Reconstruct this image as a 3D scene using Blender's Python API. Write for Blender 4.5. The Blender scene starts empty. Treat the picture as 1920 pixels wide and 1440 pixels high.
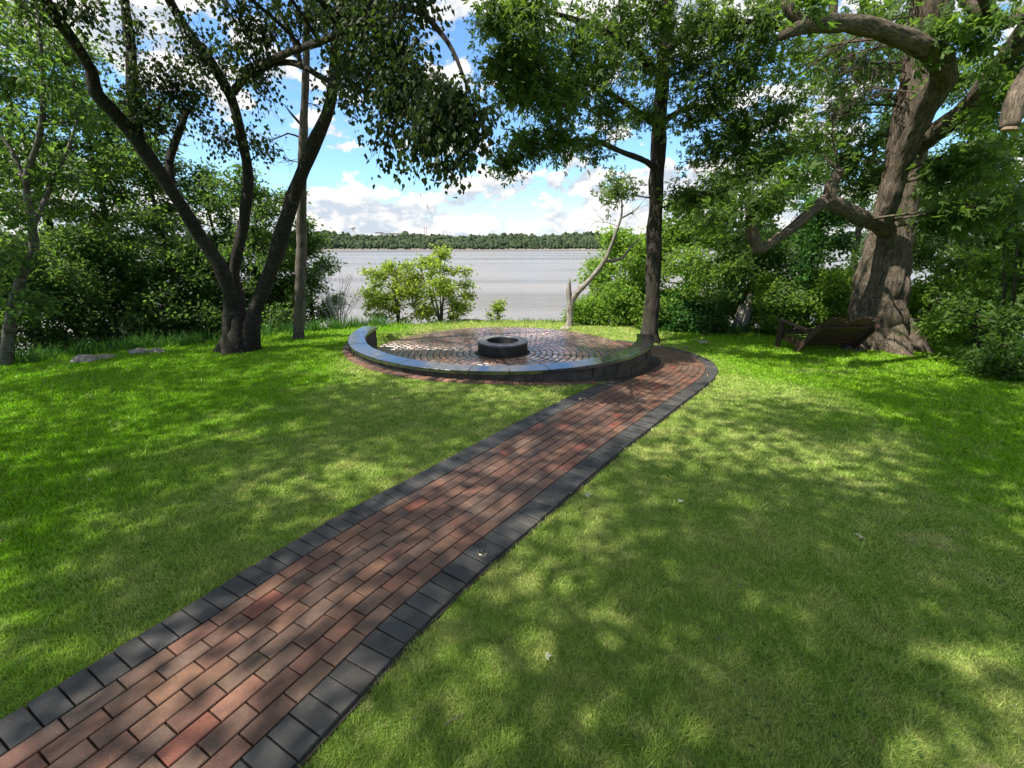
import bpy, math, random
import numpy as np

# ------------------------------------------------------------------ camera, world, sun, exposure
scn = bpy.context.scene
R_ = math.radians
F_PX, PITCH, EYE = 850.0, math.atan(277 / 850.0), 2.0      # focal length in 1920-px units, tilt, eye height
cam_d = bpy.data.cameras.new('camera')
cam_d.sensor_width = 36.0
cam_d.lens = 36.0 * F_PX / 1920.0
cam_d.clip_start, cam_d.clip_end = 0.05, 9000
cam = bpy.data.objects.new('camera', cam_d)
cam.location = (0, 0, EYE)
cam.rotation_euler = (R_(90) - PITCH, 0, 0)
scn.collection.objects.link(cam)
scn.camera = cam

SUN = np.array([-0.50, -0.24, 0.83]); SUN /= np.linalg.norm(SUN)
SUN_EL, SUN_AZ = math.asin(SUN[2]), math.atan2(SUN[0], SUN[1])
SKY_STRENGTH, SUN_STRENGTH, EXPOSURE = 0.13, 4.2, 1.38

world = bpy.data.worlds.new('World')
scn.world = world
world.use_nodes = True
sun_d = bpy.data.lights.new('sun', 'SUN')
sun_d.energy, sun_d.angle, sun_d.color = SUN_STRENGTH, R_(0.53), (1.0, 0.93, 0.82)
sun_o = bpy.data.objects.new('sun', sun_d)
from mathutils import Vector
sun_o.rotation_euler = Vector(SUN).to_track_quat('Z', 'Y').to_euler()
sun_o.location = (-20, -5, 30)
scn.collection.objects.link(sun_o)
vs = scn.view_settings
vs.view_transform, vs.look, vs.gamma, vs.exposure, vs.use_curve_mapping = 'Standard', 'None', 1.0, EXPOSURE, False
scn.cycles.max_bounces = 8
scn.cycles.transmission_bounces = 6
scn.cycles.diffuse_bounces = 4
scn.cycles.caustics_reflective = False
scn.cycles.caustics_refractive = False

rng = np.random.default_rng(11)
random.seed(5)
COL = scn.collection


class NT:
    """tiny node-tree helper"""
    def __init__(self, tree):
        self.t = tree; self.n = tree.nodes; self.l = tree.links

    def add(self, typ, **kw):
        nd = self.n.new(typ)
        for k, v in kw.items():
            if k.startswith('_'):
                setattr(nd, k[1:], v)
        return nd

    def put(self, sock, v):
        if hasattr(v, 'is_linked') or isinstance(v, bpy.types.NodeSocket):
            self.l.new(v, sock)
        else:
            sock.default_value = v

    def math(self, op, a, b=None, c=None, clamp=False):
        nd = self.n.new('ShaderNodeMath'); nd.operation = op; nd.use_clamp = clamp
        for i, v in enumerate((a, b, c)):
            if v is not None:
                self.put(nd.inputs[i], v)
        return nd.outputs[0]

    def vmath(self, op, a, b=None, s=None):
        nd = self.n.new('ShaderNodeVectorMath'); nd.operation = op
        self.put(nd.inputs[0], a)
        if b is not None: self.put(nd.inputs[1], b)
        if s is not None: self.put(nd.inputs['Scale'], s)
        return nd.outputs['Value'] if op in ('LENGTH', 'DOT_PRODUCT') else nd.outputs[0]

    def noise(self, vec, scale, detail=4, rough=0.55, dist=0.0, out='Fac'):
        nd = self.n.new('ShaderNodeTexNoise')
        if vec is not None: self.l.new(vec, nd.inputs['Vector'])
        nd.inputs['Scale'].default_value = scale; nd.inputs['Detail'].default_value = detail
        nd.inputs['Roughness'].default_value = rough; nd.inputs['Distortion'].default_value = dist
        return nd.outputs[out]

    def ramp(self, fac, stops, interp='LINEAR'):
        nd = self.n.new('ShaderNodeValToRGB'); nd.color_ramp.interpolation = interp
        cr = nd.color_ramp
        while len(cr.elements) < len(stops): cr.elements.new(0.5)
        for e, (p, c) in zip(cr.elements, stops):
            e.position = p
            e.color = (c, c, c, 1) if isinstance(c, (int, float)) else (*c, 1)
        self.put(nd.inputs[0], fac)
        return nd.outputs[0]

    def mix(self, fac, a, b, mode='MIX'):
        nd = self.n.new('ShaderNodeMix'); nd.data_type = 'RGBA'; nd.blend_type = mode
        self.put(nd.inputs[0], fac)
        for i, v in ((6, a), (7, b)):
            self.put(nd.inputs[i], (*v, 1) if isinstance(v, tuple) and len(v) == 3 else v)
        return nd.outputs[2]

    def mapr(self, v, a, b, c, d, smooth=False):
        nd = self.n.new('ShaderNodeMapRange')
        if smooth: nd.interpolation_type = 'SMOOTHSTEP'
        self.put(nd.inputs[0], v)
        for i, x in enumerate((a, b, c, d)):
            self.put(nd.inputs[i + 1], x)
        return nd.outputs[0]

    def bump(self, h, strength, dist, normal=None):
        nd = self.n.new('ShaderNodeBump')
        nd.inputs['Strength'].default_value = strength; nd.inputs['Distance'].default_value = dist
        self.l.new(h, nd.inputs['Height'])
        if normal is not None: self.l.new(normal, nd.inputs['Normal'])
        return nd.outputs[0]


def build_world():
    T = NT(world.node_tree); T.n.clear()
    out = T.add('ShaderNodeOutputWorld'); bg = T.add('ShaderNodeBackground')
    sky = T.add('ShaderNodeTexSky'); sky.sky_type = 'NISHITA'; sky.sun_disc = False
    sky.sun_elevation = SUN_EL; sky.sun_rotation = SUN_AZ
    sky.air_density, sky.dust_density, sky.ozone_density = 1.0, 0.6, 1.6
    tc = T.add('ShaderNodeTexCoord'); d = T.vmath('NORMALIZE', tc.outputs['Generated'])
    sep = T.add('ShaderNodeSeparateXYZ'); T.l.new(d, sep.inputs[0])
    x, y, z = sep.outputs
    # cumulus heaps: near-isotropic noise, flattened a little, lit from above and the left
    comb = T.add('ShaderNodeCombineXYZ')
    T.l.new(x, comb.inputs[0]); T.l.new(y, comb.inputs[1]); T.l.new(T.math('MULTIPLY', z, 1.75), comb.inputs[2])
    p = T.vmath('ADD', comb.outputs[0], (3.7, 1.3, 0.4))
    big = T.noise(p, 4.2, 2, 0.5)
    fine = T.noise(p, 12.0, 10, 0.60, 0.15)
    off = T.vmath('ADD', p, (-0.012, 0.0, 0.045))
    fine2 = T.noise(off, 12.0, 5, 0.58, 0.15)
    dens = T.math('ADD', T.math('MULTIPLY', big, 0.50), T.math('MULTIPLY', fine, 0.60))
    # banks of cumulus low down, a blue belt above them, broken cloud again higher up
    thr = T.ramp(z, [(0.0, 0.43), (0.05, 0.455), (0.10, 0.495), (0.15, 0.575), (0.20, 0.59), (0.27, 0.535), (0.40, 0.495), (1.0, 0.48)], 'EASE')
    mask = T.mapr(T.math('SUBTRACT', dens, thr), 0.0, 0.05, 0.0, 1.0, True)
    wisp = T.noise(T.vmath('MULTIPLY', p, (1.0, 1.0, 4.0)), 3.0, 7, 0.6, 0.6)
    mask = T.math('MAXIMUM', mask, T.math('MULTIPLY', T.mapr(wisp, 0.52, 0.75, 0.0, 0.5, True), T.mapr(z, 0.08, 0.3, 0.3, 1.0)))
    lit = T.mapr(T.math('SUBTRACT', fine, fine2), -0.11, 0.09, 0.0, 1.0, True)
    ccol = T.mix(lit, (1.95, 2.2, 2.5), (3.35, 3.3, 3.22))
    blue = T.mix(1.0, sky.outputs[0], (0.46, 0.62, 0.78), 'MULTIPLY')
    haze = T.mapr(z, 0.0, 0.10, 0.62, 0.0, True)
    blue = T.mix(haze, blue, (3.0, 3.35, 3.65))
    col = T.mix(mask, blue, ccol)
    below = T.mapr(z, -0.02, 0.0, 0.0, 1.0)
    col = T.mix(below, (2.0, 2.1, 2.2), col)
    T.l.new(col, bg.inputs[0]); bg.inputs[1].default_value = SKY_STRENGTH
    T.l.new(bg.outputs[0], out.inputs[0])


build_world()

# ------------------------------------------------------------------ materials
MATS = {}


def mat(name):
    m = bpy.data.materials.new(name); m.use_nodes = True
    T = NT(m.node_tree); T.n.clear()
    out = T.add('ShaderNodeOutputMaterial'); b = T.add('ShaderNodeBsdfPrincipled')
    T.l.new(b.outputs[0], out.inputs[0])
    MATS[name] = m
    return m, T, b, out


def rnd_attr(T):
    """one random number for each piece: its object's own, plus a per-face one in joined meshes"""
    a = T.add('ShaderNodeAttribute'); a.attribute_name = 'rnd'
    o = T.add('ShaderNodeObjectInfo')
    return T.math('FRACT', T.math('ADD', a.outputs['Fac'], o.outputs['Random']))


def pos(T):
    return T.add('ShaderNodeNewGeometry').outputs['Position']


def set_(b, **kw):
    for k, v in kw.items():
        b.inputs[k.replace('_', ' ')].default_value = v


def paver_mat(name, stops, rough=(0.5, 0.75), spec=0.38, stain=0.5, tint=(1, 1, 1)):
    m, T, b, _ = mat(name)
    r = rnd_attr(T); P = pos(T)
    base = T.ramp(r, stops, 'CONSTANT')
    shift = T.add('ShaderNodeVectorMath'); shift.operation = 'ADD'
    T.l.new(P, shift.inputs[0])
    cx = T.add('ShaderNodeCombineXYZ'); T.l.new(T.math('MULTIPLY', r, 40.0), cx.inputs[0]); T.l.new(cx.outputs[0], shift.inputs[1])
    pv = shift.outputs[0]
    mott = T.noise(pv, 11, 4, 0.6); grit = T.noise(pv, 230, 3, 0.7); wear = T.noise(P, 2.3, 5, 0.6)
    val = T.math('MULTIPLY', T.mapr(mott, 0.3, 0.7, 0.72, 1.25), T.mapr(grit, 0.25, 0.75, 0.62, 1.35))
    r2 = T.math('FRACT', T.math('MULTIPLY', r, 37.3))
    val = T.math('MULTIPLY', val, T.mapr(r2, 0, 1, 0.86, 1.12))
    c = T.mix(1.0, base, val, 'MULTIPLY')
    c = T.mix(1.0, c, tint, 'MULTIPLY')
    c = T.mix(T.math('MULTIPLY', T.mapr(wear, 0.52, 0.72, 0, stain, True), 1.0), c, (0.075, 0.062, 0.05))
    fleck = T.noise(P, 95, 2, 0.5); area = T.noise(P, 1.3, 3, 0.6)
    c = T.mix(T.math('MULTIPLY', T.mapr(fleck, 0.62, 0.70, 0, 0.5, True), T.mapr(area, 0.4, 0.65, 0.15, 1)), c, (0.20, 0.175, 0.145))
    T.l.new(c, b.inputs['Base Color'])
    T.l.new(T.mapr(mott, 0.3, 0.7, rough[0], rough[1]), b.inputs['Roughness'])
    b.inputs['Specular IOR Level'].default_value = spec
    h = T.math('ADD', T.math('MULTIPLY', grit, 0.5), mott)
    T.l.new(T.bump(h, 0.25, 0.0015), b.inputs['Normal'])
    return m


paver_mat('brick', [(0, (0.150, 0.100, 0.076)), (0.17, (0.185, 0.105, 0.076)), (0.33, (0.138, 0.102, 0.082)), (0.50, (0.180, 0.114, 0.080)),
                    (0.62, (0.165, 0.096, 0.074)), (0.78, (0.235, 0.098, 0.070)), (0.85, (0.155, 0.114, 0.088)), (0.95, (0.190, 0.118, 0.080))], tint=(0.70, 0.58, 0.52), stain=0.6)
paver_mat('edge_brick', [(0, (0.046, 0.047, 0.048)), (0.35, (0.058, 0.059, 0.060)), (0.7, (0.050, 0.053, 0.056)), (0.9, (0.072, 0.070, 0.068))], stain=0.45, tint=(0.74, 0.71, 0.68))
paver_mat('cobble', [(0, (0.170, 0.120, 0.104)), (0.22, (0.205, 0.135, 0.112)), (0.42, (0.145, 0.110, 0.102)), (0.6, (0.225, 0.160, 0.135)),
                     (0.76, (0.180, 0.115, 0.095)), (0.9, (0.240, 0.110, 0.080))], rough=(0.16, 0.38), spec=0.6, stain=0.3, tint=(0.86, 0.84, 0.82))
paver_mat('skirt_brick', [(0, (0.15, 0.085, 0.062)), (0.3, (0.12, 0.08, 0.064)), (0.6, (0.18, 0.095, 0.068))], stain=0.8)


def simple(name, c0, c1, scale, rough, bump=0.0, bscale=None, dist=0.01, detail=5, metal=0.0, spec=0.5, coords='pos'):
    m, T, b, _ = mat(name)
    P = pos(T)
    n = T.noise(P, scale, detail, 0.6)
    T.l.new(T.ramp(n, [(0.3, c0), (0.7, c1)]), b.inputs['Base Color'])
    set_(b, Roughness=rough, Metallic=metal, Specular_IOR_Level=spec)
    if bump:
        T.l.new(T.bump(T.noise(P, bscale or scale * 3, 5, 0.65), bump, dist), b.inputs['Normal'])
    return m


simple('joint_sand', (0.018, 0.015, 0.012), (0.045, 0.037, 0.028), 40, 0.95, 0.5, 260, 0.004)
simple('wall_stone', (0.016, 0.014, 0.012), (0.070, 0.056, 0.044), 7, 0.8, 0.5, 60, 0.006)
simple('pit_stone', (0.014, 0.014, 0.014), (0.030, 0.030, 0.029), 22, 0.6, 0.25, 120, 0.004)
simple('pit_top', (0.075, 0.072, 0.070), (0.13, 0.125, 0.12), 60, 0.5, 0.2, 200, 0.002)
simple('steel', (0.28, 0.28, 0.28), (0.45, 0.44, 0.43), 30, 0.4, metal=0.9)
simple('brass', (0.12, 0.10, 0.07), (0.26, 0.22, 0.16), 60, 0.3, metal=0.8)
simple('dark_glass', (0.01, 0.01, 0.01), (0.02, 0.02, 0.02), 5, 0.08)
simple('ash', (0.008, 0.008, 0.008), (0.03, 0.028, 0.026), 20, 0.95, 0.6, 80, 0.02)
simple('boulder', (0.13, 0.12, 0.095), (0.36, 0.335, 0.29), 13, 0.9, 0.8, 55, 0.02)
simple('dead_wood', (0.26, 0.235, 0.20), (0.55, 0.51, 0.45), 14, 0.85, 0.6, 60, 0.01)
simple('cut_wood', (0.16, 0.11, 0.075), (0.34, 0.25, 0.18), 30, 0.85, 0.3, 90, 0.004)
simple('stained_wood', (0.024, 0.012, 0.009), (0.055, 0.024, 0.017), 18, 0.6, 0.4, 90, 0.003)
simple('pale_paint', (0.55, 0.56, 0.57), (0.65, 0.66, 0.67), 2, 0.6)
simple('rust_steel', (0.22, 0.12, 0.10), (0.35, 0.2, 0.17), 2, 0.7)
simple('twig_brown', (0.06, 0.045, 0.035), (0.14, 0.11, 0.085), 20, 0.9)
simple('pale_leaf', (0.26, 0.28, 0.18), (0.40, 0.40, 0.30), 30, 0.7)


def granite():
    m, T, b, _ = mat('polished_granite')
    P = pos(T)
    n = T.noise(P, 320, 3, 0.7); n2 = T.noise(P, 9, 4, 0.6)
    c = T.ramp(n, [(0.35, (0.012, 0.013, 0.015)), (0.62, (0.03, 0.032, 0.036)), (0.72, (0.10, 0.105, 0.115))])
    T.l.new(c, b.inputs['Base Color'])
    T.l.new(T.mapr(n2, 0.35, 0.7, 0.05, 0.17), b.inputs['Roughness'])
    set_(b, Specular_IOR_Level=0.9, IOR=1.75)
    T.l.new(T.bump(n2, 0.04, 0.01), b.inputs['Normal'])


granite()


def bark(name, dark, light, scale, vstretch, patch=None, bump=0.9, dist=0.03, rough=0.95):
    m, T, b, _ = mat(name)
    P = pos(T)
    at_ = T.add('ShaderNodeAttribute'); at_.attribute_name = 'grain'
    pv = T.vmath('MULTIPLY', at_.outputs['Vector'], (1, 1, vstretch))
    n = T.noise(pv, scale, 7, 0.68, 0.8); n2 = T.noise(P, 1.7, 4, 0.6)
    c = T.ramp(n, [(0.32, dark), (0.66, light)])
    if patch:
        pt = T.noise(T.vmath('MULTIPLY', at_.outputs['Vector'], (1, 1, patch[2])), patch[1], 5, 0.7)
        c = T.mix(T.mapr(pt, patch[3], patch[3] + 0.08, 0, 0.85, True), c, patch[0])
    c = T.mix(T.mapr(n2, 0.5, 0.75, 0, 0.35), c, (0.055, 0.065, 0.03))
    T.l.new(c, b.inputs['Base Color'])
    set_(b, Roughness=rough, Specular_IOR_Level=0.25)
    T.l.new(T.bump(n, bump, dist), b.inputs['Normal'])


bark('birch_bark', (0.007, 0.006, 0.005), (0.036, 0.030, 0.026), 10, 1.8, patch=((0.30, 0.27, 0.24), 9, 2.6, 0.64))
bark('grey_bark', (0.03, 0.025, 0.021), (0.15, 0.128, 0.108), 16, 0.25)
bark('oak_bark', (0.010, 0.008, 0.007), (0.062, 0.051, 0.042), 22, 0.22)
bark('maple_bark', (0.010, 0.008, 0.006), (0.195, 0.155, 0.115), 24, 0.30, bump=1.0, dist=0.05)
bark('pale_bark', (0.035, 0.031, 0.027), (0.15, 0.138, 0.122), 9, 1.6, patch=((0.03, 0.027, 0.024), 8, 2.5, 0.54))
bark('wood_bark', (0.018, 0.015, 0.012), (0.075, 0.065, 0.055), 12, 0.3)
bark('dead_bark', (0.07, 0.06, 0.05), (0.36, 0.33, 0.29), 18, 0.3, patch=((0.05, 0.042, 0.034), 7, 0.8, 0.56), bump=0.9)


def leaf_mat(name, dark, light, trans, tfac=0.42, rough=0.5):
    m, T, b, out = mat(name)
    a = T.add('ShaderNodeAttribute'); a.attribute_name = 'rnd'
    r = a.outputs['Fac']
    c = T.mix(r, dark, light)
    cl = T.noise(pos(T), 1.1, 2, 0.5)
    c = T.mix(1.0, c, T.mapr(cl, 0.3, 0.7, 0.75, 1.25), 'MULTIPLY')
    T.l.new(c, b.inputs['Base Color'])
    set_(b, Roughness=rough, Specular_IOR_Level=0.16)
    tr = T.add('ShaderNodeBsdfTranslucent')
    tcol = T.mix(r, tuple(x * 0.75 for x in trans), tuple(min(1, x * 1.2) for x in trans))
    T.l.new(tcol, tr.inputs[0])
    mx = T.add('ShaderNodeMixShader'); mx.inputs[0].default_value = tfac
    T.l.new(b.outputs[0], mx.inputs[1]); T.l.new(tr.outputs[0], mx.inputs[2])
    T.l.new(mx.outputs[0], out.inputs[0])


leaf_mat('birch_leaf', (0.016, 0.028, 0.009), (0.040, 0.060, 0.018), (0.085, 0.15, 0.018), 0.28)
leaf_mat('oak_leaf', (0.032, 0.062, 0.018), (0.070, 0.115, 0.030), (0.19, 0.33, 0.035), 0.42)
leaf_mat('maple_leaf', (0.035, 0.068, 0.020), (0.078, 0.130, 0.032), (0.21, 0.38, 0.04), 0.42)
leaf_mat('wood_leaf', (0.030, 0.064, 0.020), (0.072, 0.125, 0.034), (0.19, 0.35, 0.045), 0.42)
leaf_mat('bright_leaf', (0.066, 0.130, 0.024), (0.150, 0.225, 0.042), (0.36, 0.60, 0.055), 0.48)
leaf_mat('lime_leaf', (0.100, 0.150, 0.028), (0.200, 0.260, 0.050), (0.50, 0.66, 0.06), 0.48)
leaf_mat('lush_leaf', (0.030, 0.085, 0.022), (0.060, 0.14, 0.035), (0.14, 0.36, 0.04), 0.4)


def grass_mat():
    # turf colour: dry fescue, worn straw-coloured streaks, and a lusher coarse grass on the wings
    for name, blades in (('grass_blade', True), ('turf_soil', False)):
        m, T, b, out = mat(name)
        P = pos(T)
        sep = T.add('ShaderNodeSeparateXYZ'); T.l.new(P, sep.inputs[0])
        X, Y = sep.outputs[0], sep.outputs[1]
        n1 = T.noise(P, 0.55, 4, 0.6, 0.4); n2 = T.noise(P, 2.4, 5, 0.65, 0.3); n3 = T.noise(P, 14, 4, 0.7)
        wing = T.mapr(T.math('ADD', T.math('MULTIPLY', T.math('ABSOLUTE', T.math('SUBTRACT', X, 0.6)), 0.16), T.math('MULTIPLY', n1, 0.9)), 0.85, 1.15, 0, 1, True)
        dry = (0.345, 0.390, 0.125); mid = (0.225, 0.330, 0.062); lush = (0.165, 0.315, 0.012); straw = (0.47, 0.44, 0.21)
        c = T.mix(T.mapr(n2, 0.36, 0.62, 0, 1, True), dry, mid)
        c = T.mix(wing, c, lush)
        c = T.mix(T.math('MULTIPLY', T.mapr(T.math('ADD', n2, T.math('MULTIPLY', n1, 0.5)), 0.80, 0.98, 0, 0.75, True), T.math('SUBTRACT', 1.0, T.math('MULTIPLY', wing, 0.6))), c, straw)
        if blades:
            a = T.add('ShaderNodeAttribute'); a.attribute_name = 'rnd'
            c = T.mix(1.0, c, T.mapr(a.outputs['Fac'], 0, 1, 0.62, 1.45), 'MULTIPLY')
            c = T.mix(T.mapr(a.outputs['Fac'], 0.93, 0.97, 0, 0.7), c, (0.26, 0.225, 0.12))
            T.l.new(c, b.inputs['Base Color']); set_(b, Roughness=0.55, Specular_IOR_Level=0.25)
            tr = T.add('ShaderNodeBsdfTranslucent')
            T.l.new(T.mix(1.0, c, (1.5, 1.75, 0.9), 'MULTIPLY'), tr.inputs[0])
            mx = T.add('ShaderNodeMixShader'); mx.inputs[0].default_value = 0.35
            T.l.new(b.outputs[0], mx.inputs[1]); T.l.new(tr.outputs[0], mx.inputs[2]); T.l.new(mx.outputs[0], out.inputs[0])
        else:
            c = T.mix(1.0, c, T.mapr(n3, 0.3, 0.7, 0.55, 1.05), 'MULTIPLY')
            gap = T.noise(P, 70, 3, 0.7)
            c = T.mix(T.mapr(gap, 0.45, 0.68, 0, 0.55), c, (0.045, 0.036, 0.022))
            # woodland floor beyond the mown edge
            a = T.add('ShaderNodeAttribute'); a.attribute_name = 'wild'
            c = T.mix(a.outputs['Fac'], c, T.ramp(n3, [(0.3, (0.022, 0.024, 0.012)), (0.7, (0.06, 0.05, 0.032))]))
            T.l.new(c, b.inputs['Base Color']); set_(b, Roughness=0.95, Specular_IOR_Level=0.1)
            T.l.new(T.bump(T.math('ADD', n3, gap), 0.7, 0.03), b.inputs['Normal'])


grass_mat()


def water_mat():
    m, T, b, _ = mat('river_water')
    P = pos(T)
    pv = T.vmath('MULTIPLY', P, (0.32, 1.0, 1.0))
    n1 = T.noise(pv, 0.16, 6, 0.66, 0.4); n2 = T.noise(pv, 1.1, 4, 0.6); band = T.noise(T.vmath('MULTIPLY', P, (0.0016, 0.011, 1)), 1.0, 3, 0.5)
    T.l.new(T.mix(T.mapr(band, 0.35, 0.65, 0, 1), (0.165, 0.150, 0.134), (0.21, 0.192, 0.175)), b.inputs['Base Color'])
    T.l.new(T.mapr(band, 0.4, 0.62, 0.12, 0.34), b.inputs['Roughness'])
    set_(b, IOR=1.33, Specular_IOR_Level=0.5)
    h = T.math('ADD', n1, T.math('MULTIPLY', n2, 0.22))
    T.l.new(T.bump(h, 1.0, 1.5), b.inputs['Normal'])


water_mat()
leaf_mat('far_leaf', (0.026, 0.046, 0.024), (0.060, 0.082, 0.040), (0.05, 0.08, 0.03), 0.12, 0.9)
simple('far_bank', (0.10, 0.085, 0.065), (0.18, 0.155, 0.125), 0.05, 0.95)

# ------------------------------------------------------------------ object helpers


def link(o, parent=None):
    COL.objects.link(o)
    if parent is not None: o.parent = parent
    return o


def tag(o, label=None, cat=None, group=None, kind=None):
    if label: o['label'] = label
    if cat: o['category'] = cat
    if group: o['group'] = group
    if kind: o['kind'] = kind
    return o


def empty(name, loc, rz=0):
    o = bpy.data.objects.new(name, None); o.location = loc; o.rotation_euler = (0, 0, rz)
    o.empty_display_size = 0.3
    return link(o)


def mesh_np(name, V, Fs, material, rnd=None, smooth=False, attr='rnd', dom='FACE'):
    """V (n,3); Fs (m,k) one polygon size, or a list of such arrays"""
    V = np.asarray(V, np.float32).reshape(-1, 3)
    if isinstance(Fs, np.ndarray): Fs = [Fs]
    Fs = [np.asarray(f, np.int32) for f in Fs if len(f)]
    me = bpy.data.meshes.new(name)
    me.vertices.add(len(V)); me.vertices.foreach_set('co', V.ravel())
    tot = np.concatenate([np.full(len(f), f.shape[1], np.int32) for f in Fs])
    st = np.concatenate([[0], np.cumsum(tot)[:-1]]).astype(np.int32)
    idx = np.concatenate([f.ravel() for f in Fs])
    me.loops.add(len(idx)); me.loops.foreach_set('vertex_index', idx)
    me.polygons.add(len(tot)); me.polygons.foreach_set('loop_start', st); me.polygons.foreach_set('loop_total', tot)
    me.update(calc_edges=True)
    if rnd is not None:
        at = me.attributes.new(attr, 'FLOAT', dom); at.data.foreach_set('value', np.asarray(rnd, np.float32))
    me.polygons.foreach_set('use_smooth', np.full(len(tot), bool(smooth)))
    if material: me.materials.append(MATS[material])
    return me


def obj(name, me, parent=None, origin=None):
    o = bpy.data.objects.new(name, me)
    link(o, parent)
    return o


def rebase(V, root):
    """world coordinates to the frame of a root empty that is only translated"""
    return np.asarray(V, float) - np.array(root.location)


class MB:
    """collects polygons, builds ONE mesh"""
    def __init__(self): self.v = []; self.q = []; self.t = []; self.n = 0; self.gr = []

    def add(self, V, quads=None, tris=None, grain=None):
        V = np.asarray(V, float).reshape(-1, 3)
        self.v.append(V); self.gr.append(V if grain is None else grain)
        if quads is not None and len(quads): self.q.append(np.asarray(quads, np.int32).reshape(-1, 4) + self.n)
        if tris is not None and len(tris): self.t.append(np.asarray(tris, np.int32).reshape(-1, 3) + self.n)
        self.n += len(V)

    def box(self, c, s, M=None, ch=0.0):
        """chamfered-top box, centre c, full size s, optional 3x3 matrix"""
        x, y, z = np.array(s) / 2.0
        lo = [(-x, -y, -z), (x, -y, -z), (x, y, -z), (-x, y, -z)]
        if ch <= 0:
            V = lo + [(-x, -y, z), (x, -y, z), (x, y, z), (-x, y, z)]
            Q = [(3, 2, 1, 0), (4, 5, 6, 7), (0, 1, 5, 4), (1, 2, 6, 5), (2, 3, 7, 6), (3, 0, 4, 7)]
        else:
            a = ch
            V = lo + [(-x, -y, z - a), (x, -y, z - a), (x, y, z - a), (-x, y, z - a), (-x + a, -y + a, z), (x - a, -y + a, z), (x - a, y - a, z), (-x + a, y - a, z)]
            Q = [(8, 9, 10, 11)] + [(3, 2, 1, 0)]
            for i in range(4):
                j = (i + 1) % 4
                Q += [(i, j, 4 + j, 4 + i), (4 + i, 4 + j, 8 + j, 8 + i)]
        V = np.array(V)
        if M is not None: V = V @ np.asarray(M).T
        self.add(V + np.array(c), Q)

    def tube(self, P, r, sides=6, cap=True, noise=0.0, seed=0, ridge=0.0):
        P = np.asarray(P, float); r = np.asarray(r, float); n = len(P)
        T = np.gradient(P, axis=0); T /= np.linalg.norm(T, axis=1)[:, None] + 1e-9
        up = np.array([0.0, 0.0, 1.0]) if abs(T[0, 2]) < 0.9 else np.array([1.0, 0, 0])
        N = np.zeros_like(P)
        u = np.cross(T[0], up); u /= np.linalg.norm(u)
        for i in range(n):
            u = u - T[i] * (u @ T[i]); u /= np.linalg.norm(u) + 1e-9; N[i] = u
        B = np.cross(T, N)
        a = np.arange(sides) * 2 * math.pi / sides
        rr = np.repeat(r[:, None], sides, 1)
        if noise > 0:
            g = np.random.default_rng(seed)
            lob = 1 + noise * np.sin(a[None, :] * 3 + g.uniform(0, 6) + 0.6 * np.sin(np.arange(n) * 0.7)[:, None]) * 0.6
            rr = rr * lob * (1 + noise * g.normal(0, 0.45 if ridge == 0 else 0.25, rr.shape))
            if ridge:
                l_ = np.concatenate([[0], np.cumsum(np.linalg.norm(np.diff(P, axis=0), axis=1))])[:, None]
                p1 = 1.3 * np.sin(l_ * 1.9 + 1) + .5 * np.sin(l_ * 5.1); p2 = 1.1 * np.sin(l_ * 2.7 + 4) + .6 * np.sin(l_ * 6.3 + 2)
                rr = rr * (1 + ridge * (.6 * np.abs(np.sin(a[None] * 4 + p1)) + .5 * np.abs(np.sin(a[None] * 7 + p2)) + .25 * np.sin(l_ * 9 + a[None] * 3) - .65))
        ring = P[:, None, :] + rr[..., None] * (np.cos(a)[None, :, None] * N[:, None, :] + np.sin(a)[None, :, None] * B[:, None, :])
        i, j = np.meshgrid(np.arange(n - 1), np.arange(sides), indexing='ij')
        k = (j + 1) % sides
        Q = np.stack([i * sides + j, i * sides + k, (i + 1) * sides + k, (i + 1) * sides + j], -1).reshape(-1, 4)
        V = ring.reshape(-1, 3); Tn = []
        ln = np.concatenate([[0], np.cumsum(np.linalg.norm(np.diff(P, axis=0), axis=1))]) + seed % 97
        rm = np.maximum(r.mean(), 0.03)
        G = np.stack([np.broadcast_to(np.cos(a) * rm, (n, sides)), np.broadcast_to(np.sin(a) * rm, (n, sides)), np.broadcast_to(ln[:, None], (n, sides))], -1).reshape(-1, 3)
        if cap: G = np.vstack([G, (0, 0, ln[-1])])
        if cap:
            V = np.vstack([V, P[-1] + T[-1] * r[-1] * 0.15])
            e = len(V) - 1
            Tn = [((n - 1) * sides + q, (n - 1) * sides + (q + 1) % sides, e) for q in range(sides)]
        self.add(V, Q, Tn, G)

    def build(self, name, material, parent=None, smooth=False, world=True):
        V = np.vstack(self.v)
        if parent is not None and world: V = rebase(V, parent)
        Fs = [np.vstack(x) for x in (self.q, self.t) if x]
        me = mesh_np(name, V, Fs, material, smooth=smooth)
        if material.endswith('_bark'):
            at_ = me.attributes.new('grain', 'FLOAT_VECTOR', 'POINT'); at_.data.foreach_set('vector', np.vstack(self.gr).astype(np.float32).ravel())
        return obj(name, me, parent)


def catmull(P, r, step):
    P = np.asarray(P, float); r = np.asarray(r, float)
    Q = np.vstack([2 * P[0] - P[1], P, 2 * P[-1] - P[-2]]); oP = []; oR = []
    for i in range(len(P) - 1):
        p0, p1, p2, p3 = Q[i:i + 4]
        m = max(2, int(np.linalg.norm(p2 - p1) / step))
        t = np.arange(m)[:, None] / m
        oP.append(0.5 * ((2 * p1) + (-p0 + p2) * t + (2 * p0 - 5 * p1 + 4 * p2 - p3) * t ** 2 + (-p0 + 3 * p1 - 3 * p2 + p3) * t ** 3))
        oR.append(r[i] + (r[i + 1] - r[i]) * t[:, 0])
    return np.vstack(oP + [P[-1:]]), np.concatenate(oR + [r[-1:]])


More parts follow.
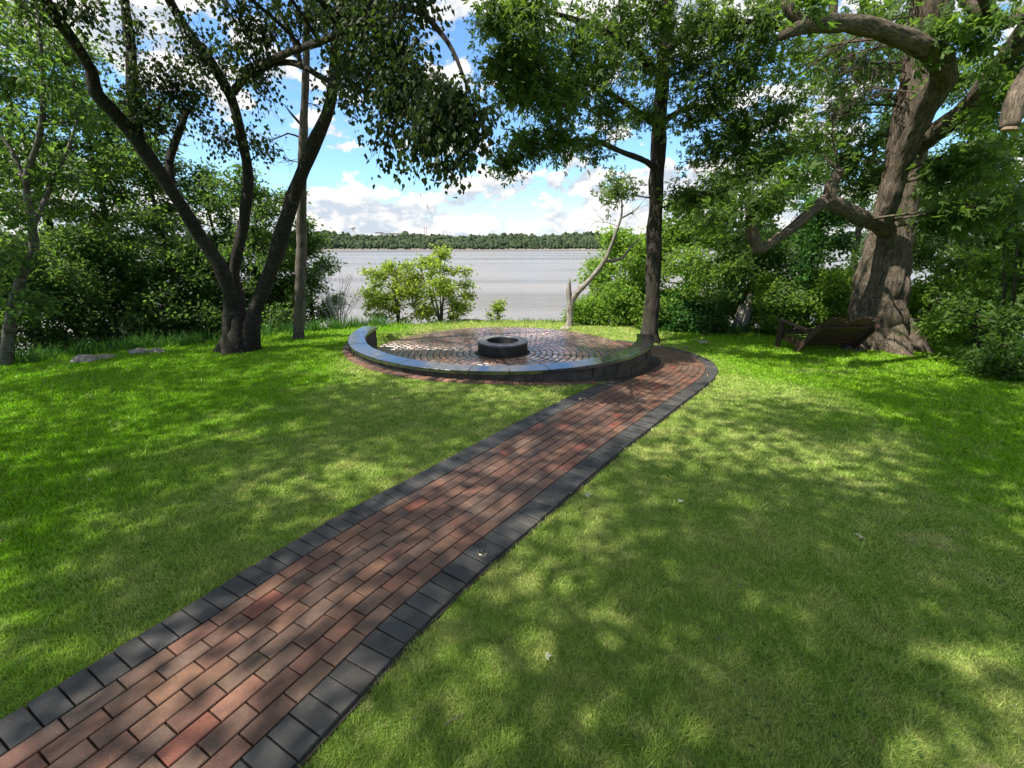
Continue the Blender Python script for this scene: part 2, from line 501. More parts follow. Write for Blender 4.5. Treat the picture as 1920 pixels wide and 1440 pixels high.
# ------------------------------------------------------------------ terrain
CX, CY, ZP, CAP = -0.21, 9.44, -0.36, 0.12          # patio centre, patio level, top of wall coping
R_PAT, R_IN, R_OUT = 2.86, 2.78, 3.05
A_END, A_START = 352.0, 172.0                       # the wall runs (degrees) from its far left end round the front to its right end
ctrl = np.array([(-6, -6, .10), (0, -6, .08), (6, -6, .0), (-4, 0, .04), (0, 0, .03), (4, 0, -.03), (-2, 1.5, .02), (-.8, 1.2, .02), (-1.2, 2.5, -.01), (-.5, 3.2, -.03),
                 (.5, 4.2, -.085), (1.2, 5.3, -.14), (2.4, 6.9, -.285), (3.3, 8.3, -.42), (3.6, 9.4, -.44), (3.3, 10.6, -.44), (-.2, 6.2, -.045), (1.0, 6.3, -.115),
                 (-1.6, 6.45, -.05), (-2.7, 7.5, -.06), (-3.35, 9.3, -.10), (-3.2, 10.9, -.25), (-2.2, 11.9, -.32), (-.2, 12.5, -.36), (1.8, 12.0, -.37), (2.9, 11.2, -.40),
                 (-5.3, 8.6, -.14), (-6, 6, -.06), (-8.8, 7.5, -.2), (-9, 3, -.08), (-12, 6, -.3), (8.2, 9.8, -.46), (7.8, 6.5, -.34), (5, 6, -.26), (4, 3.5, -.10), (8, 3, -.18),
                 (12, 8, -.5), (6, 11, -.5), (-6, 10, -.22), (12, 0, -.2), (-12, -2, .05)])


def tps_fit(C):
    n = len(C); d = np.linalg.norm(C[:, None, :2] - C[None, :, :2], axis=2)
    K = np.where(d > 0, d ** 2 * np.log(d + 1e-12), 0) + np.eye(n) * 0.6
    Pm = np.c_[np.ones(n), C[:, :2]]
    A = np.block([[K, Pm], [Pm.T, np.zeros((3, 3))]])
    return np.linalg.solve(A, np.r_[C[:, 2], np.zeros(3)])


TW = tps_fit(ctrl)
EDGE_X = np.array([-60, -16, -12, -9, -6.5, -4, -1, 2, 5, 8, 11, 14, 60.])
EDGE_Y = np.array([0, 5.5, 6.8, 8.0, 9.8, 12.0, 13.1, 13.2, 12.6, 12.0, 11.0, 9.0, 4.])


def edge_dist(X, Y):
    return np.asarray(Y) - np.interp(X, EDGE_X, EDGE_Y)


def ground_z(X, Y, pit=True):
    X = np.asarray(X, float); Y = np.asarray(Y, float)
    x = np.clip(X, -13, 13); y = np.clip(Y, -7, 13)
    d2 = (x[..., None] - ctrl[:, 0]) ** 2 + (y[..., None] - ctrl[:, 1]) ** 2
    z = (np.where(d2 > 0, 0.5 * d2 * np.log(d2 + 1e-12), 0) * TW[:-3]).sum(-1) + TW[-3] + TW[-2] * x + TW[-1] * y
    D = np.maximum(edge_dist(X, Y), 0)
    z = z - 0.58 * D * D / (D + 2.4)
    if pit:
        r = np.hypot(X - CX, Y - CY)
        z = np.where(r < 2.93, np.minimum(z, ZP - 0.06), z)
    return np.maximum(z, -34)


def gz(x, y): return float(ground_z(np.array([x]), np.array([y]), False)[0])


def gnormal(x, y, e=0.15):
    n = np.array([-(gz(x + e, y) - gz(x - e, y)) / (2 * e), -(gz(x, y + e) - gz(x, y - e)) / (2 * e), 1.0])
    return n / np.linalg.norm(n)


SP, CP = math.sin(PITCH), math.cos(PITCH)


def at(px, py, Yd):
    """the point of the place that stands Yd metres ahead, read off the 1920 px photograph"""
    x = (px - 960) / F_PX; y = (py - 720) / F_PX
    d = np.array([x, CP - y * SP, -(SP + y * CP)])
    return np.array([0, 0, EYE]) + d * (Yd / d[1])


def on_ground(px, py):
    x = (px - 960) / F_PX; y = (py - 720) / F_PX
    d = np.array([x, CP - y * SP, -(SP + y * CP)])
    t = np.linspace(0.5, 60, 4000)
    P = np.array([0, 0, EYE]) + d[None] * t[:, None]
    k = np.argmax(P[:, 2] < ground_z(P[:, 0], P[:, 1], False))
    return P[k]


def to_px(P):
    P = np.atleast_2d(P); x, y, z = P[:, 0], P[:, 1], P[:, 2] - EYE
    Z = y * CP - z * SP; v = -(z * CP + y * SP)
    return np.c_[960 + F_PX * x / Z, 720 + F_PX * v / Z, Z]


# path centreline
CL = np.array([(-2.25, -0.1), (-1.85, 0.65), (-1.55, 1.22), (-1.24, 1.78), (-1.02, 2.19), (-.67, 2.74), (-.37, 3.15), (.08, 3.80), (.55, 4.46), (1.19, 5.32), (1.79, 6.14), (2.40, 7.0),
               (2.98, 7.85), (3.34, 8.55), (3.42, 9.15), (3.16, 9.72), (2.62, 9.98), (2.0, 10.05)])
CLd, _ = catmull(np.c_[CL, np.zeros(len(CL))], np.zeros(len(CL)), 0.03)
CLd = CLd[:, :2]


def path_dist(X, Y):
    X = np.asarray(X, float).ravel(); Y = np.asarray(Y, float).ravel(); out = np.empty(len(X))
    for a in range(0, len(X), 20000):
        s = slice(a, a + 20000)
        out[s] = np.sqrt(((X[s, None] - CLd[None, ::3, 0]) ** 2 + (Y[s, None] - CLd[None, ::3, 1]) ** 2).min(1))
    return out


def build_ground():
    xs = np.r_[-90, -60, -45, -34, -26, -20, -16, -14, np.arange(-12, 12.01, 0.12), 14, 16, 20, 26, 34, 45, 60, 90]
    ys = np.r_[-60, -40, -25, -15, -9, -5, -2, np.arange(0, 14.01, 0.12), np.arange(14.5, 24, 0.7), 25, 28, 32, 37, 43, 50, 60, 75, 95]
    X, Y = np.meshgrid(xs, ys)
    Z = ground_z(X, Y) 
    D = edge_dist(X, Y)
    Z += np.where(D > 0.5, 1, 0) * (0.10 * np.sin(X * 1.7 + Y) * np.sin(Y * 2.1 - X * 0.6))
    ny, nx = X.shape
    i, j = np.meshgrid(np.arange(ny - 1), np.arange(nx - 1), indexing='ij')
    Q = np.stack([i * nx + j, i * nx + j + 1, (i + 1) * nx + j + 1, (i + 1) * nx + j], -1).reshape(-1, 4)
    wild = np.clip((D + 0.35) / 0.6, 0, 1)
    # bare soil in the narrow strip beside the path
    pd = path_dist(X, Y).reshape(X.shape)
    wild = np.maximum(wild, np.clip(1 - (pd - 0.60) / 0.07, 0, 1) * 0.9)
    me = mesh_np('ground', np.stack([X, Y, Z], -1), Q, 'turf_soil', wild.ravel(), True, 'wild', 'POINT')
    tag(obj('ground', me), 'sloping mown lawn on a river bluff', kind='structure')


build_ground()

WATER_Z = EYE - 31.0
V = np.array([(-4000, 14, WATER_Z), (4000, 14, WATER_Z), (4000, 1500, WATER_Z), (-4000, 1500, WATER_Z)])
tag(obj('water', mesh_np('water', V, np.array([[0, 1, 2, 3]]), 'river_water')), 'wide muddy grey river below the bluff', kind='structure')

# ------------------------------------------------------------------ far shore
xs = np.linspace(-2600, 2600, 261); prof = [(1196, -1.5), (1203, 1.2), (1225, 6), (1290, 20), (1400, 24), (1700, 22)]
g2 = np.random.default_rng(3)
wob = 14 * np.sin(xs / 310.0) + 5 * np.sin(xs / 71.0)
Vf = np.array([[(x, y + w, WATER_Z + z) for y, z in prof] for x, w in zip(xs, wob)]).reshape(-1, 3)
n = len(prof); i, j = np.meshgrid(np.arange(len(xs) - 1), np.arange(n - 1), indexing='ij')
tag(obj('far_shore_terrain', mesh_np('far_shore_terrain', Vf, np.stack([i * n + j, (i + 1) * n + j, (i + 1) * n + j + 1, i * n + j + 1], -1).reshape(-1, 4), 'far_bank', smooth=True)),
    'low far bank of the river', kind='structure')


def ico(sub=1):
    t = (1 + 5 ** .5) / 2
    V = np.array([(-1, t, 0), (1, t, 0), (-1, -t, 0), (1, -t, 0), (0, -1, t), (0, 1, t), (0, -1, -t), (0, 1, -t), (t, 0, -1), (t, 0, 1), (-t, 0, -1), (-t, 0, 1)], float)
    F = [(0, 11, 5), (0, 5, 1), (0, 1, 7), (0, 7, 10), (0, 10, 11), (1, 5, 9), (5, 11, 4), (11, 10, 2), (10, 7, 6), (7, 1, 8), (3, 9, 4), (3, 4, 2), (3, 2, 6), (3, 6, 8), (3, 8, 9), (4, 9, 5), (2, 4, 11), (6, 2, 10), (8, 6, 7), (9, 8, 1)]
    V = V / np.linalg.norm(V[0])
    for _ in range(sub):
        V = list(map(tuple, V)); c = {}; F2 = []

        def mid(a, b):
            k = (min(a, b), max(a, b))
            if k not in c:
                m = np.array(V[a]) + np.array(V[b]); V.append(tuple(m / np.linalg.norm(m))); c[k] = len(V) - 1
            return c[k]
        for a, b, d in F:
            ab, bd, da = mid(a, b), mid(b, d), mid(d, a); F2 += [(a, ab, da), (b, bd, ab), (d, da, bd), (ab, bd, da)]
        F = F2; V = np.array(V)
    return np.array(V), np.array(F)


def far_forest():
    U, Fi = ico(1); Vs = []; Fs = []; rn = []; k = 0
    rows = [(1204, 1, 0.55), (1212, 3, 0.8), (1222, 6, 0.95), (1234, 9, 1.0), (1248, 12, 1.0), (1264, 16, 1.1), (1284, 21, 1.15)]
    for y0, zb, sc in rows:
        x = -1700.0
        while x < 1700:
            x += g2.uniform(5, 11)
            w = 14 * math.sin(x / 310) + 5 * math.sin(x / 71)
            hgt = g2.uniform(10, 17) * sc; wid = g2.uniform(5.0, 8.5) * sc
            hgt *= 1 + 0.16 * math.sin(x / 37.0 + y0) + 0.12 * math.sin(x / 131.0)
            if g2.random() < 0.08: hgt *= 1.3
            if g2.random() < 0.06: wid *= 0.7
            v = U * (1 + g2.normal(0, 0.13, (len(U), 1))) * np.array([wid, wid, hgt * 0.55]) + np.array([x, y0 + w + g2.uniform(-5, 5), WATER_Z + zb + hgt * 0.45])
            Vs.append(v); Fs.append(Fi + k * len(U)); rn.append(np.full(len(Fi), g2.random())); k += 1
    o = obj('far_forest', mesh_np('far_forest', np.vstack(Vs), np.vstack(Fs), 'far_leaf', np.concatenate(rn)))
    tag(o, 'long low wooded treeline across the river', 'treeline', kind='stuff')


far_forest()


def skyline():
    b = at(663, 440, 1420); z0 = WATER_Z + 22
    t = empty('water_tower', (b[0], 1420, z0)); tag(t, 'tiny white water tower above the treeline across the river', 'water tower')
    H = at(663, 426, 1420)[2]
    m = MB(); m.tube([(b[0], 1420, z0), (b[0], 1420, H - 4)], [2.2, 1.6], 8); pd_ = m.build('pedestal', 'pale_paint', t)
    U, Fi = ico(2); m = MB(); m.add(U * np.array([8, 8, 5.5]) + np.array([b[0], 1420, H - 1]), tris=Fi); m.build('tank', 'pale_paint', t, True).parent = pd_
    for px, lab in ((796, 'left one of two thin red masts on the far skyline'), (800, 'right one of two thin red masts on the far skyline')):
        p = at(px, 440, 1440); top = at(px, 425, 1440)[2]
        t = empty('radio_mast', (p[0], 1440, z0)); tag(t, lab, 'mast', 'masts on the far skyline')
        m = MB(); m.tube([(p[0], 1440, z0), (p[0], 1440, top)], [0.9, 0.7], 5); m.build('lattice_column', 'rust_steel', t)
        m = MB(); m.tube([(p[0] - 3, 1440, top - 4), (p[0] + 3, 1440, top - 4)], [0.5, 0.5], 4); m.build('cross_arm', 'rust_steel', t)
    for px0, px1, py, lab in ((706, 716, 436, 'low pale industrial building above the far treeline'), (719, 746, 438, 'long pale shed roof beyond the far treeline')):
        a, c = at(px0, py, 1450), at(px1, py, 1450)
        t = empty('industrial_building', ((a[0] + c[0]) / 2, 1450, z0)); tag(t, lab, 'building')
        m = MB(); w = c[0] - a[0]; hh = a[2] - z0
        m.box(((a[0] + c[0]) / 2, 1450, z0 + hh / 2), (w, 30, hh)); m.build('wall', 'pale_paint', t)
        m = MB(); m.box(((a[0] + c[0]) / 2, 1450, z0 + hh + 0.6), (w + 2, 32, 1.2), ch=0.5); m.build('roof', 'far_bank', t)


skyline()

# ------------------------------------------------------------------ path, patio, wall


def frame_at(x, y, tx, ty):
    n = gnormal(x, y)
    t = np.array([tx, ty, 0.0]); t -= n * (t @ n); t /= np.linalg.norm(t)
    s = np.cross(n, t)
    return np.array([t, s, n]).T          # columns: along, across, up


def brick_mesh(name, l, w, h, material, ch=0.004):
    m = MB(); m.box((0, 0, -h / 2), (l, w, h), ch=ch)
    return mesh_np(name, np.vstack(m.v), np.vstack(m.q), material), (np.vstack(m.v), np.vstack(m.q))


from mathutils import Matrix


def place(name, me, parent, p, M):
    o = bpy.data.objects.new(name, me)
    Mw = Matrix(((M[0][0], M[0][1], M[0][2], p[0]), (M[1][0], M[1][1], M[1][2], p[1]), (M[2][0], M[2][1], M[2][2], p[2]), (0, 0, 0, 1)))
    link(o, parent); o.matrix_local = Mw
    return o


def tilt(M, g, amp):
    """laid by hand: every piece a touch off true"""
    a, b, c = g.normal(0, amp, 3)
    E = np.array([[1, -c * 0.7, b], [c * 0.7, 1, -a], [-b, a, 1]])
    return M @ E


def offset_curve(o):
    t = np.gradient(CLd, axis=0); t /= np.linalg.norm(t, axis=1)[:, None]
    nrm = np.c_[-t[:, 1], t[:, 0]]
    P = CLd + nrm * o
    ok = (np.gradient(P, axis=0) * t).sum(1) > 0.008
    return P, t, ok


def lay(o, length, start):
    P, t, ok = offset_curve(o)
    s = np.concatenate([[0], np.cumsum(np.linalg.norm(np.diff(P, axis=0), axis=1))])
    for c in np.arange(start, s[-1], length):
        i = int(np.searchsorted(s, c))
        if i < 1 or i >= len(P) or not ok[i]: continue
        f = (c - s[i - 1]) / (s[i] - s[i - 1])
        tt = t[i - 1] * (1 - f) + t[i] * f
        yield P[i - 1] * (1 - f) + P[i] * f, tt / np.linalg.norm(tt)


def in_wall_arc(x, y):
    a = math.degrees(math.atan2(y - CY, x - CX)) % 360
    return A_START - 2 < a < A_END + 1


def build_path():
    # bed
    t = np.gradient(CLd, axis=0); t /= np.linalg.norm(t, axis=1)[:, None]
    nrm = np.c_[-t[:, 1], t[:, 0]]
    offs = np.linspace(-0.635, 0.635, 9); Vb = []
    for o in offs:
        P = CLd[::3] + nrm[::3] * o
        Vb.append(np.c_[P, ground_z(P[:, 0], P[:, 1], False) + 0.012])
    Vb = np.stack(Vb, 1); ny, nx = Vb.shape[:2]
    i, j = np.meshgrid(np.arange(ny - 1), np.arange(nx - 1), indexing='ij')
    Q = np.stack([i * nx + j + 1, i * nx + j, (i + 1) * nx + j, (i + 1) * nx + j + 1], -1).reshape(-1, 4)
    c = Vb[:-1, :-1].reshape(-1, 3); keep = np.hypot(c[:, 0] - CX, c[:, 1] - CY) > 2.8
    bed = obj('path', mesh_np('path', Vb.reshape(-1, 3), Q[keep], 'joint_sand'))
    tag(bed, 'winding red brick path with charcoal borders', kind='structure')
    g = np.random.default_rng(21)
    me_b, (bv, bq) = brick_mesh('brick', 0.1965, 0.0965, 0.05, 'brick', ch=0.0035)
    me_e, _ = brick_mesh('edge_brick', 0.0965, 0.197, 0.05, 'edge_brick', ch=0.0035)
    bricks = []; edges = []
    for k in range(8):
        o = (k - 3.5) * 0.104
        for P, t_ in lay(o, 0.204, 0.05 + (k % 2) * 0.102 + g.uniform(-0.012, 0.012)):
            bricks.append((P, t_))
    for o in (-0.5185, 0.5185):
        for P, t_ in lay(o, 0.104, 0.02): edges.append((P, t_))

    def clean(L):
        out = []
        for P, t_ in L:
            r = math.hypot(P[0] - CX, P[1] - CY)
            if r < (R_OUT + 0.12 if in_wall_arc(*P) else R_PAT + 0.07): continue
            p = np.array([P[0], P[1], gz(*P) + 0.034 + g.normal(0, 0.0012)])
            M = tilt(frame_at(P[0], P[1], *t_), g, 0.006)
            q = to_px(p)[0]
            if q[2] < 0.3 or q[1] > 1600: continue
            out.append((q[2], p, M))
        return sorted(out, key=lambda a: a[0])
    B, E = clean(bricks), clean(edges)
    for z, p, M in B[:300]: place('brick', me_b, bed, p, M)
    for z, p, M in E[:300]: place('edge_brick', me_e, bed, p, M)
    rest = B[300:]
    V = []; Q = []; rn = []
    for k, (z, p, M) in enumerate(rest):
        V.append(bv @ M.T + p); Q.append(bq + k * len(bv)); rn.append(np.full(len(bq), g.random()))
    o = obj('far_bricks', mesh_np('far_bricks', np.vstack(V), np.vstack(Q), 'brick', np.concatenate(rn)), bed)
    o['kind'] = 'stuff'
    print('path bricks', len(B), 'edge', len(E))
    return bed


path_o = build_path()


def disc(name, r, z, material, n=96):
    a = np.arange(n) * 2 * math.pi / n
    V = np.c_[CX + r * np.cos(a), CY + r * np.sin(a), np.full(n, z)]
    V = np.vstack([V, (CX, CY, z)])
    return mesh_np(name, V, np.array([(i, (i + 1) % n, n) for i in range(n)]), material)


def build_patio():
    bed = obj('patio', disc('patio', R_PAT + 0.03, ZP - 0.012, 'joint_sand'))
    tag(bed, 'round patio paved in rings of cobbles', kind='structure')
    g = np.random.default_rng(8); items = []
    RS, TL = 0.1265, 0.15
    meshes = []
    for s in (0.94, 1.0, 1.06, 1.12):
        meshes.append((s, *brick_mesh('cobble', TL * s - 0.017, RS - 0.020, 0.05, 'cobble', ch=0.009)))
    r = 0.58
    while r + RS <= R_PAT + 0.02:
        rc = r + RS / 2; n = max(8, round(2 * math.pi * rc / TL)); ph = g.uniform(0, 6.28)
        want = 2 * math.pi * rc / n / TL
        s, me, raw = min(meshes, key=lambda q: abs(q[0] - want))
        for k in range(n):
            a = ph + 2 * math.pi * k / n
            t = np.array([-math.sin(a), math.cos(a), 0]); u = np.array([0, 0, 1.0]); sd = np.cross(u, t)
            M = tilt(np.array([t, sd, u]).T, g, 0.012)
            p = np.array([CX + rc * math.cos(a), CY + rc * math.sin(a), ZP + g.normal(0, 0.002)])
            # seen over the coping?
            cpt = np.array([0, 0, EYE]); f = (EYE - CAP) / (EYE - ZP); q = cpt + (p - cpt) * f
            hid = math.hypot(q[0] - CX, q[1] - CY) > R_IN and in_wall_arc(q[0], q[1])
            items.append((hid, to_px(p)[0][2], p, M, me, raw))
        r += RS
    items.sort(key=lambda a: (a[0], a[1]))
    for h, z, p, M, me, raw in items[:300]: place('cobble', me, bed, p, M)
    V = []; Q = []; rn = []; k = 0
    for h, z, p, M, me, (bv, bq) in items[300:]:
        V.append(bv @ M.T + p); Q.append(bq + k); k += len(bv); rn.append(np.full(len(bq), g.random()))
    o = obj('far_cobbles', mesh_np('far_cobbles', np.vstack(V), np.vstack(Q), 'cobble', np.concatenate(rn)), bed); o['kind'] = 'stuff'
    print('cobbles', len(items), sum(1 for a in items if not a[0]))
    # brick skirt on the lawn side of the wall
    ms, _ = brick_mesh('skirt_brick', 0.098, 0.13, 0.05, 'skirt_brick')
    da = math.degrees(0.105 / 3.15); a = A_START - 4
    while a < 318:
        rr = R_OUT + 0.07
        x, y = CX + rr * math.cos(R_(a)), CY + rr * math.sin(R_(a))
        M = tilt(frame_at(x, y, -math.sin(R_(a)), math.cos(R_(a))), g, 0.02)
        if path_dist([x], [y])[0] > 0.72:
            place('skirt_brick', ms, bed, (x, y, gz(x, y) + 0.026 + g.normal(0, 0.003)), M)
        a += da
    return bed


build_patio()


def arc_block(mb, r0, r1, a0, a1, z0, z1, n=4, ch=0.006):
    """a piece of ring between two angles (degrees), edges chamfered"""
    prof = [(r0, z0), (r1, z0), (r1, z1 - ch), (r1 - ch, z1), (r0 + ch, z1), (r0, z1 - ch)]
    k = len(prof); A = np.linspace(R_(a0), R_(a1), n + 1)
    V = np.array([[(CX + r * math.cos(a), CY + r * math.sin(a), z) for r, z in prof] for a in A]).reshape(-1, 3)
    Q = [(i * k + j, i * k + (j + 1) % k, (i + 1) * k + (j + 1) % k, (i + 1) * k + j) for i in range(n) for j in range(k)]
    b = len(V)
    ends = [(0, 5, 2, 1), (5, 4, 3, 2), (n * k, n * k + 1, n * k + 2, n * k + 5), (n * k + 5, n * k + 2, n * k + 3, n * k + 4)]
    mb.add(V, Q + ends)


def build_wall():
    t = empty('seat_wall', (CX, CY, ZP)); tag(t, 'low curved stone seat wall with polished black coping round the patio', 'wall')
    g = np.random.default_rng(2)
    ns = 16; da = (A_END - A_START) / ns; gap = 0.20
    for k in range(ns):
        a0 = A_START + k * da
        m = MB(); dz = g.normal(0, 0.0012)
        arc_block(m, R_IN - 0.025, R_OUT + 0.03, a0 + gap / 2, a0 + da - gap / 2, CAP - 0.055, CAP + dz, 6, 0.006)
        m.build('coping_slab', 'polished_granite', t)
    nb = 34; rows = [(ZP - 0.05, -0.28), (-0.274, -0.115), (-0.109, CAP - 0.056)]
    db = (A_END - A_START - 1.0) / nb
    for ri, (z0, z1) in enumerate(rows):
        for k in range(nb):
            a0 = A_START + 0.5 + k * db + (db / 2 if ri % 2 else 0)
            a1 = min(a0 + db, A_END - 0.5)
            if a1 - a0 < 0.4: continue
            j = g.normal(0, 0.005)
            m = MB(); arc_block(m, R_IN + 0.012, R_OUT - 0.012 + j, a0 + 0.08, a1 - 0.08, z0, z1, 2, 0.006)
            m.build('wall_block', 'wall_stone', t)
        if ri % 2:
            m = MB(); arc_block(m, R_IN + 0.012, R_OUT - 0.012, A_START + 0.5, A_START + 0.5 + db / 2 - 0.08, z0, z1, 2, 0.006); m.build('wall_block', 'wall_stone', t)
    m = MB(); arc_block(m, R_IN + 0.03, R_OUT - 0.03, A_START + 0.8, A_END - 0.8, ZP - 0.06, CAP - 0.058, 60, 0.002); m.build('mortar_core', 'joint_sand', t)


build_wall()


def build_pit():
    x, y = -0.20, 9.55
    t = empty('fire_pit', (x, y, ZP)); tag(t, 'round black stone fire pit in the centre of the patio', 'fire pit')

    def ring(r0, r1, z0, z1, ch, material, name, a0=0, a1=360, n=48):
        m = MB(); prof = [(r0, z0), (r1, z0), (r1, z1 - ch), (r1 - ch, z1), (r0 + ch, z1), (r0, z1 - ch)]
        k = 6; A = np.linspace(R_(a0), R_(a1), n + 1)
        V = np.array([[(x + r * math.cos(a), y + r * math.sin(a), z) for r, z in prof] for a in A]).reshape(-1, 3)
        Q = [(i * k + j, i * k + (j + 1) % k, (i + 1) * k + (j + 1) % k, (i + 1) * k + j) for i in range(n) for j in range(k)]
        ends = [(0, 5, 2, 1), (5, 4, 3, 2), (n * k, n * k + 1, n * k + 2, n * k + 5), (n * k + 5, n * k + 2, n * k + 3, n * k + 4)]
        m.add(V, Q + ends); return m.build(name, material, t)
    for k in range(14):
        ring(0.37, 0.535, ZP + 0.0, ZP + 0.195, 0.004, 'pit_stone', 'ring_block', k * 360 / 14 + 0.25, (k + 1) * 360 / 14 - 0.25, 4)
    for k in range(6):
        ring(0.365, 0.545, ZP + 0.197, ZP + 0.235, 0.006, 'pit_top', 'top_stone', k * 60 + 20.1, k * 60 + 79.9, 10)
    ring(0.350, 0.3645, ZP + 0.215, ZP + 0.241, 0.002, 'steel', 'steel_rim')
    ring(0.352, 0.3625, ZP + 0.0, ZP + 0.214, 0.002, 'pit_stone', 'fire_liner')
    n = 40; a = np.arange(n) * 2 * math.pi / n
    V = np.vstack([np.c_[0.348 * np.cos(a), 0.348 * np.sin(a), np.full(n, 0.005)], (0, 0, 0.02)])
    obj('ash_bed', mesh_np('ash_bed', V, np.array([(i, (i + 1) % n, n) for i in range(n)]), 'ash'), t)


build_pit()

# path lights set flush into the border
for px, py, lab in ((905, 1046, 'round metal path light in the border beside the nearest lawn'), (1088, 752, 'small path light on the patio side of the brick path'),
                    (1327, 707, 'small path light on the outside of the path bend'), (1287, 655, 'tiny path light at the far end of the path bend')):
    p = on_ground(px, py); p[2] = gz(p[0], p[1]) + 0.034
    t = empty('path_light', p); tag(t, lab, 'path light', 'path lights')
    m = MB(); m.tube([p + (0, 0, -0.02), p + (0, 0, 0.012), p + (0, 0, 0.017)], [0.038, 0.038, 0.030], 16); h_ = m.build('housing', 'brass', t, True)
    U, Fi = ico(2); m = MB(); m.add(U * np.array([0.026, 0.026, 0.022]) + p + (0, 0, 0.014), tris=Fi); m.build('lens', 'dark_glass', t, True).parent = h_

# ------------------------------------------------------------------ lawn grass


def build_grass():
    g = np.random.default_rng(77)
    N = 2900000
    # density falls with distance: sample polar round the camera foot
    rr = np.exp(g.uniform(math.log(0.9), math.log(15.5), N)); th = g.uniform(R_(-68), R_(68), N)
    X = rr * np.sin(th); Y = rr * np.cos(th)
    keep = g.random(N) < np.clip((rr / 2.6), 0, 1) ** 1.0
    keep &= (Y > 0.9) & (np.abs(X) < 12.5)
    X, Y, rr = X[keep], Y[keep], rr[keep]
    D = edge_dist(X, Y); k = D < 0.25; X, Y, rr = X[k], Y[k], rr[k]
    q = to_px(np.c_[X, Y, np.zeros(len(X))]); k = (q[:, 0] > -330) & (q[:, 0] < 2250) & (q[:, 1] < 1640); X, Y, rr = X[k], Y[k], rr[k]
    pd = path_dist(X, Y); k = pd > 0.622 + 0.022 * np.abs(g.normal(size=len(X))); X, Y, rr, pd = X[k], Y[k], rr[k], pd[k]
    rp = np.hypot(X - CX, Y - CY); a = np.degrees(np.arctan2(Y - CY, X - CX)) % 360
    arc = (a > A_START - 4) & (a < A_END + 2)
    lim = np.where(arc, np.where(a < 318, R_OUT + 0.14, R_OUT + 0.04), R_PAT + 0.03)
    k = rp > lim; X, Y, rr = X[k], Y[k], rr[k]
    if len(X) > 800000:
        s = g.permutation(len(X))[:800000]; X, Y, rr = X[s], Y[s], rr[s]
    n = len(X)
    Z = ground_z(X, Y, False)
    # tufty height
    hn = 0.5 + 0.5 * np.sin(X * 5.1 + 2 * np.sin(Y * 3.3)) * np.sin(Y * 4.7 + 1.5 * np.sin(X * 2.9))
    wing = np.clip((np.abs(X - 0.6) - 2.2) / 2.5, 0, 1)
    tuft = np.clip(np.sin(X * 13.1 + 3 * np.sin(Y * 7.3)) * np.sin(Y * 11.7 + 2.5 * np.sin(X * 6.1)), 0, 1) ** 2
    H = (0.013 + 0.012 * hn + 0.013 * tuft) * g.uniform(0.45, 1.45, n) * (1 + 0.7 * wing)
    rim = np.clip((edge_dist(X, Y) + 0.5) / 0.7, 0, 1)
    H *= 1 + 2.2 * rim * g.random(n)
    wd = np.clip(0.0016 * rr, 0.003, 0.014) * g.uniform(0.6, 1.2, n)
    az = g.uniform(0, 2 * math.pi, n); lean = np.abs(g.normal(0.75, 0.45, n))
    la = g.uniform(0, 2 * math.pi, n)
    c, s = np.cos(az), np.sin(az)
    Vv = np.empty((n, 3, 3), np.float32)
    Vv[:, 0] = np.c_[X - c * wd, Y - s * wd, Z - 0.004]; Vv[:, 1] = np.c_[X + c * wd, Y + s * wd, Z - 0.004]
    Vv[:, 2] = np.c_[X + np.cos(la) * lean * H, Y + np.sin(la) * lean * H, Z + H]
    me = mesh_np('grass', Vv.reshape(-1, 3), np.arange(n * 3).reshape(-1, 3), 'grass_blade', g.random(n))
    tag(obj('grass', me), 'short mown grass of the lawn', 'grass', kind='stuff')
    print('grass blades', n)


build_grass()

# ------------------------------------------------------------------ trees


def leaf_geo(C, D, Nn, L, ratio, shape):
    """leaf blades: C base points, D tip directions, Nn surface normals, L lengths"""
    D = D / (np.linalg.norm(D, axis=1)[:, None] + 1e-9)
    S = np.cross(D, Nn); S /= np.linalg.norm(S, axis=1)[:, None] + 1e-9
    U = np.cross(S, D); L = L[:, None]; W = L * ratio * 0.5
    n = len(C)
    if shape == 'ovate':
        V = np.stack([C, C + D * L * 0.42 + S * W + U * W * 0.25, C + D * L, C + D * L * 0.42 - S * W + U * W * 0.25], 1)
        b = np.arange(n)[:, None] * 4
        F = np.concatenate([b + [0, 1, 2], b + [0, 2, 3]], 1).reshape(-1, 3); per = 2
    else:                                     # lobed: three kites fanned from the stalk
        parts = []; F = []
        for q, (da, ln, w) in enumerate(((0.0, 1.0, 0.36), (0.85, 0.78, 0.30), (-0.85, 0.78, 0.30))):
            d = D * math.cos(da) + S * math.sin(da); s = np.cross(U, d)
            parts += [C, C + d * L * ln * 0.55 + s * L * w * 0.5, C + d * L * ln - U * L * 0.08, C + d * L * ln * 0.55 - s * L * w * 0.5]
            F += [(q * 4, q * 4 + 1, q * 4 + 2), (q * 4, q * 4 + 2, q * 4 + 3)]
        V = np.stack(parts, 1); b = (np.arange(n) * 12)[:, None, None]
        F = (b + np.array(F)[None]).reshape(-1, 3); per = 6
    return V.reshape(-1, 3), F, per


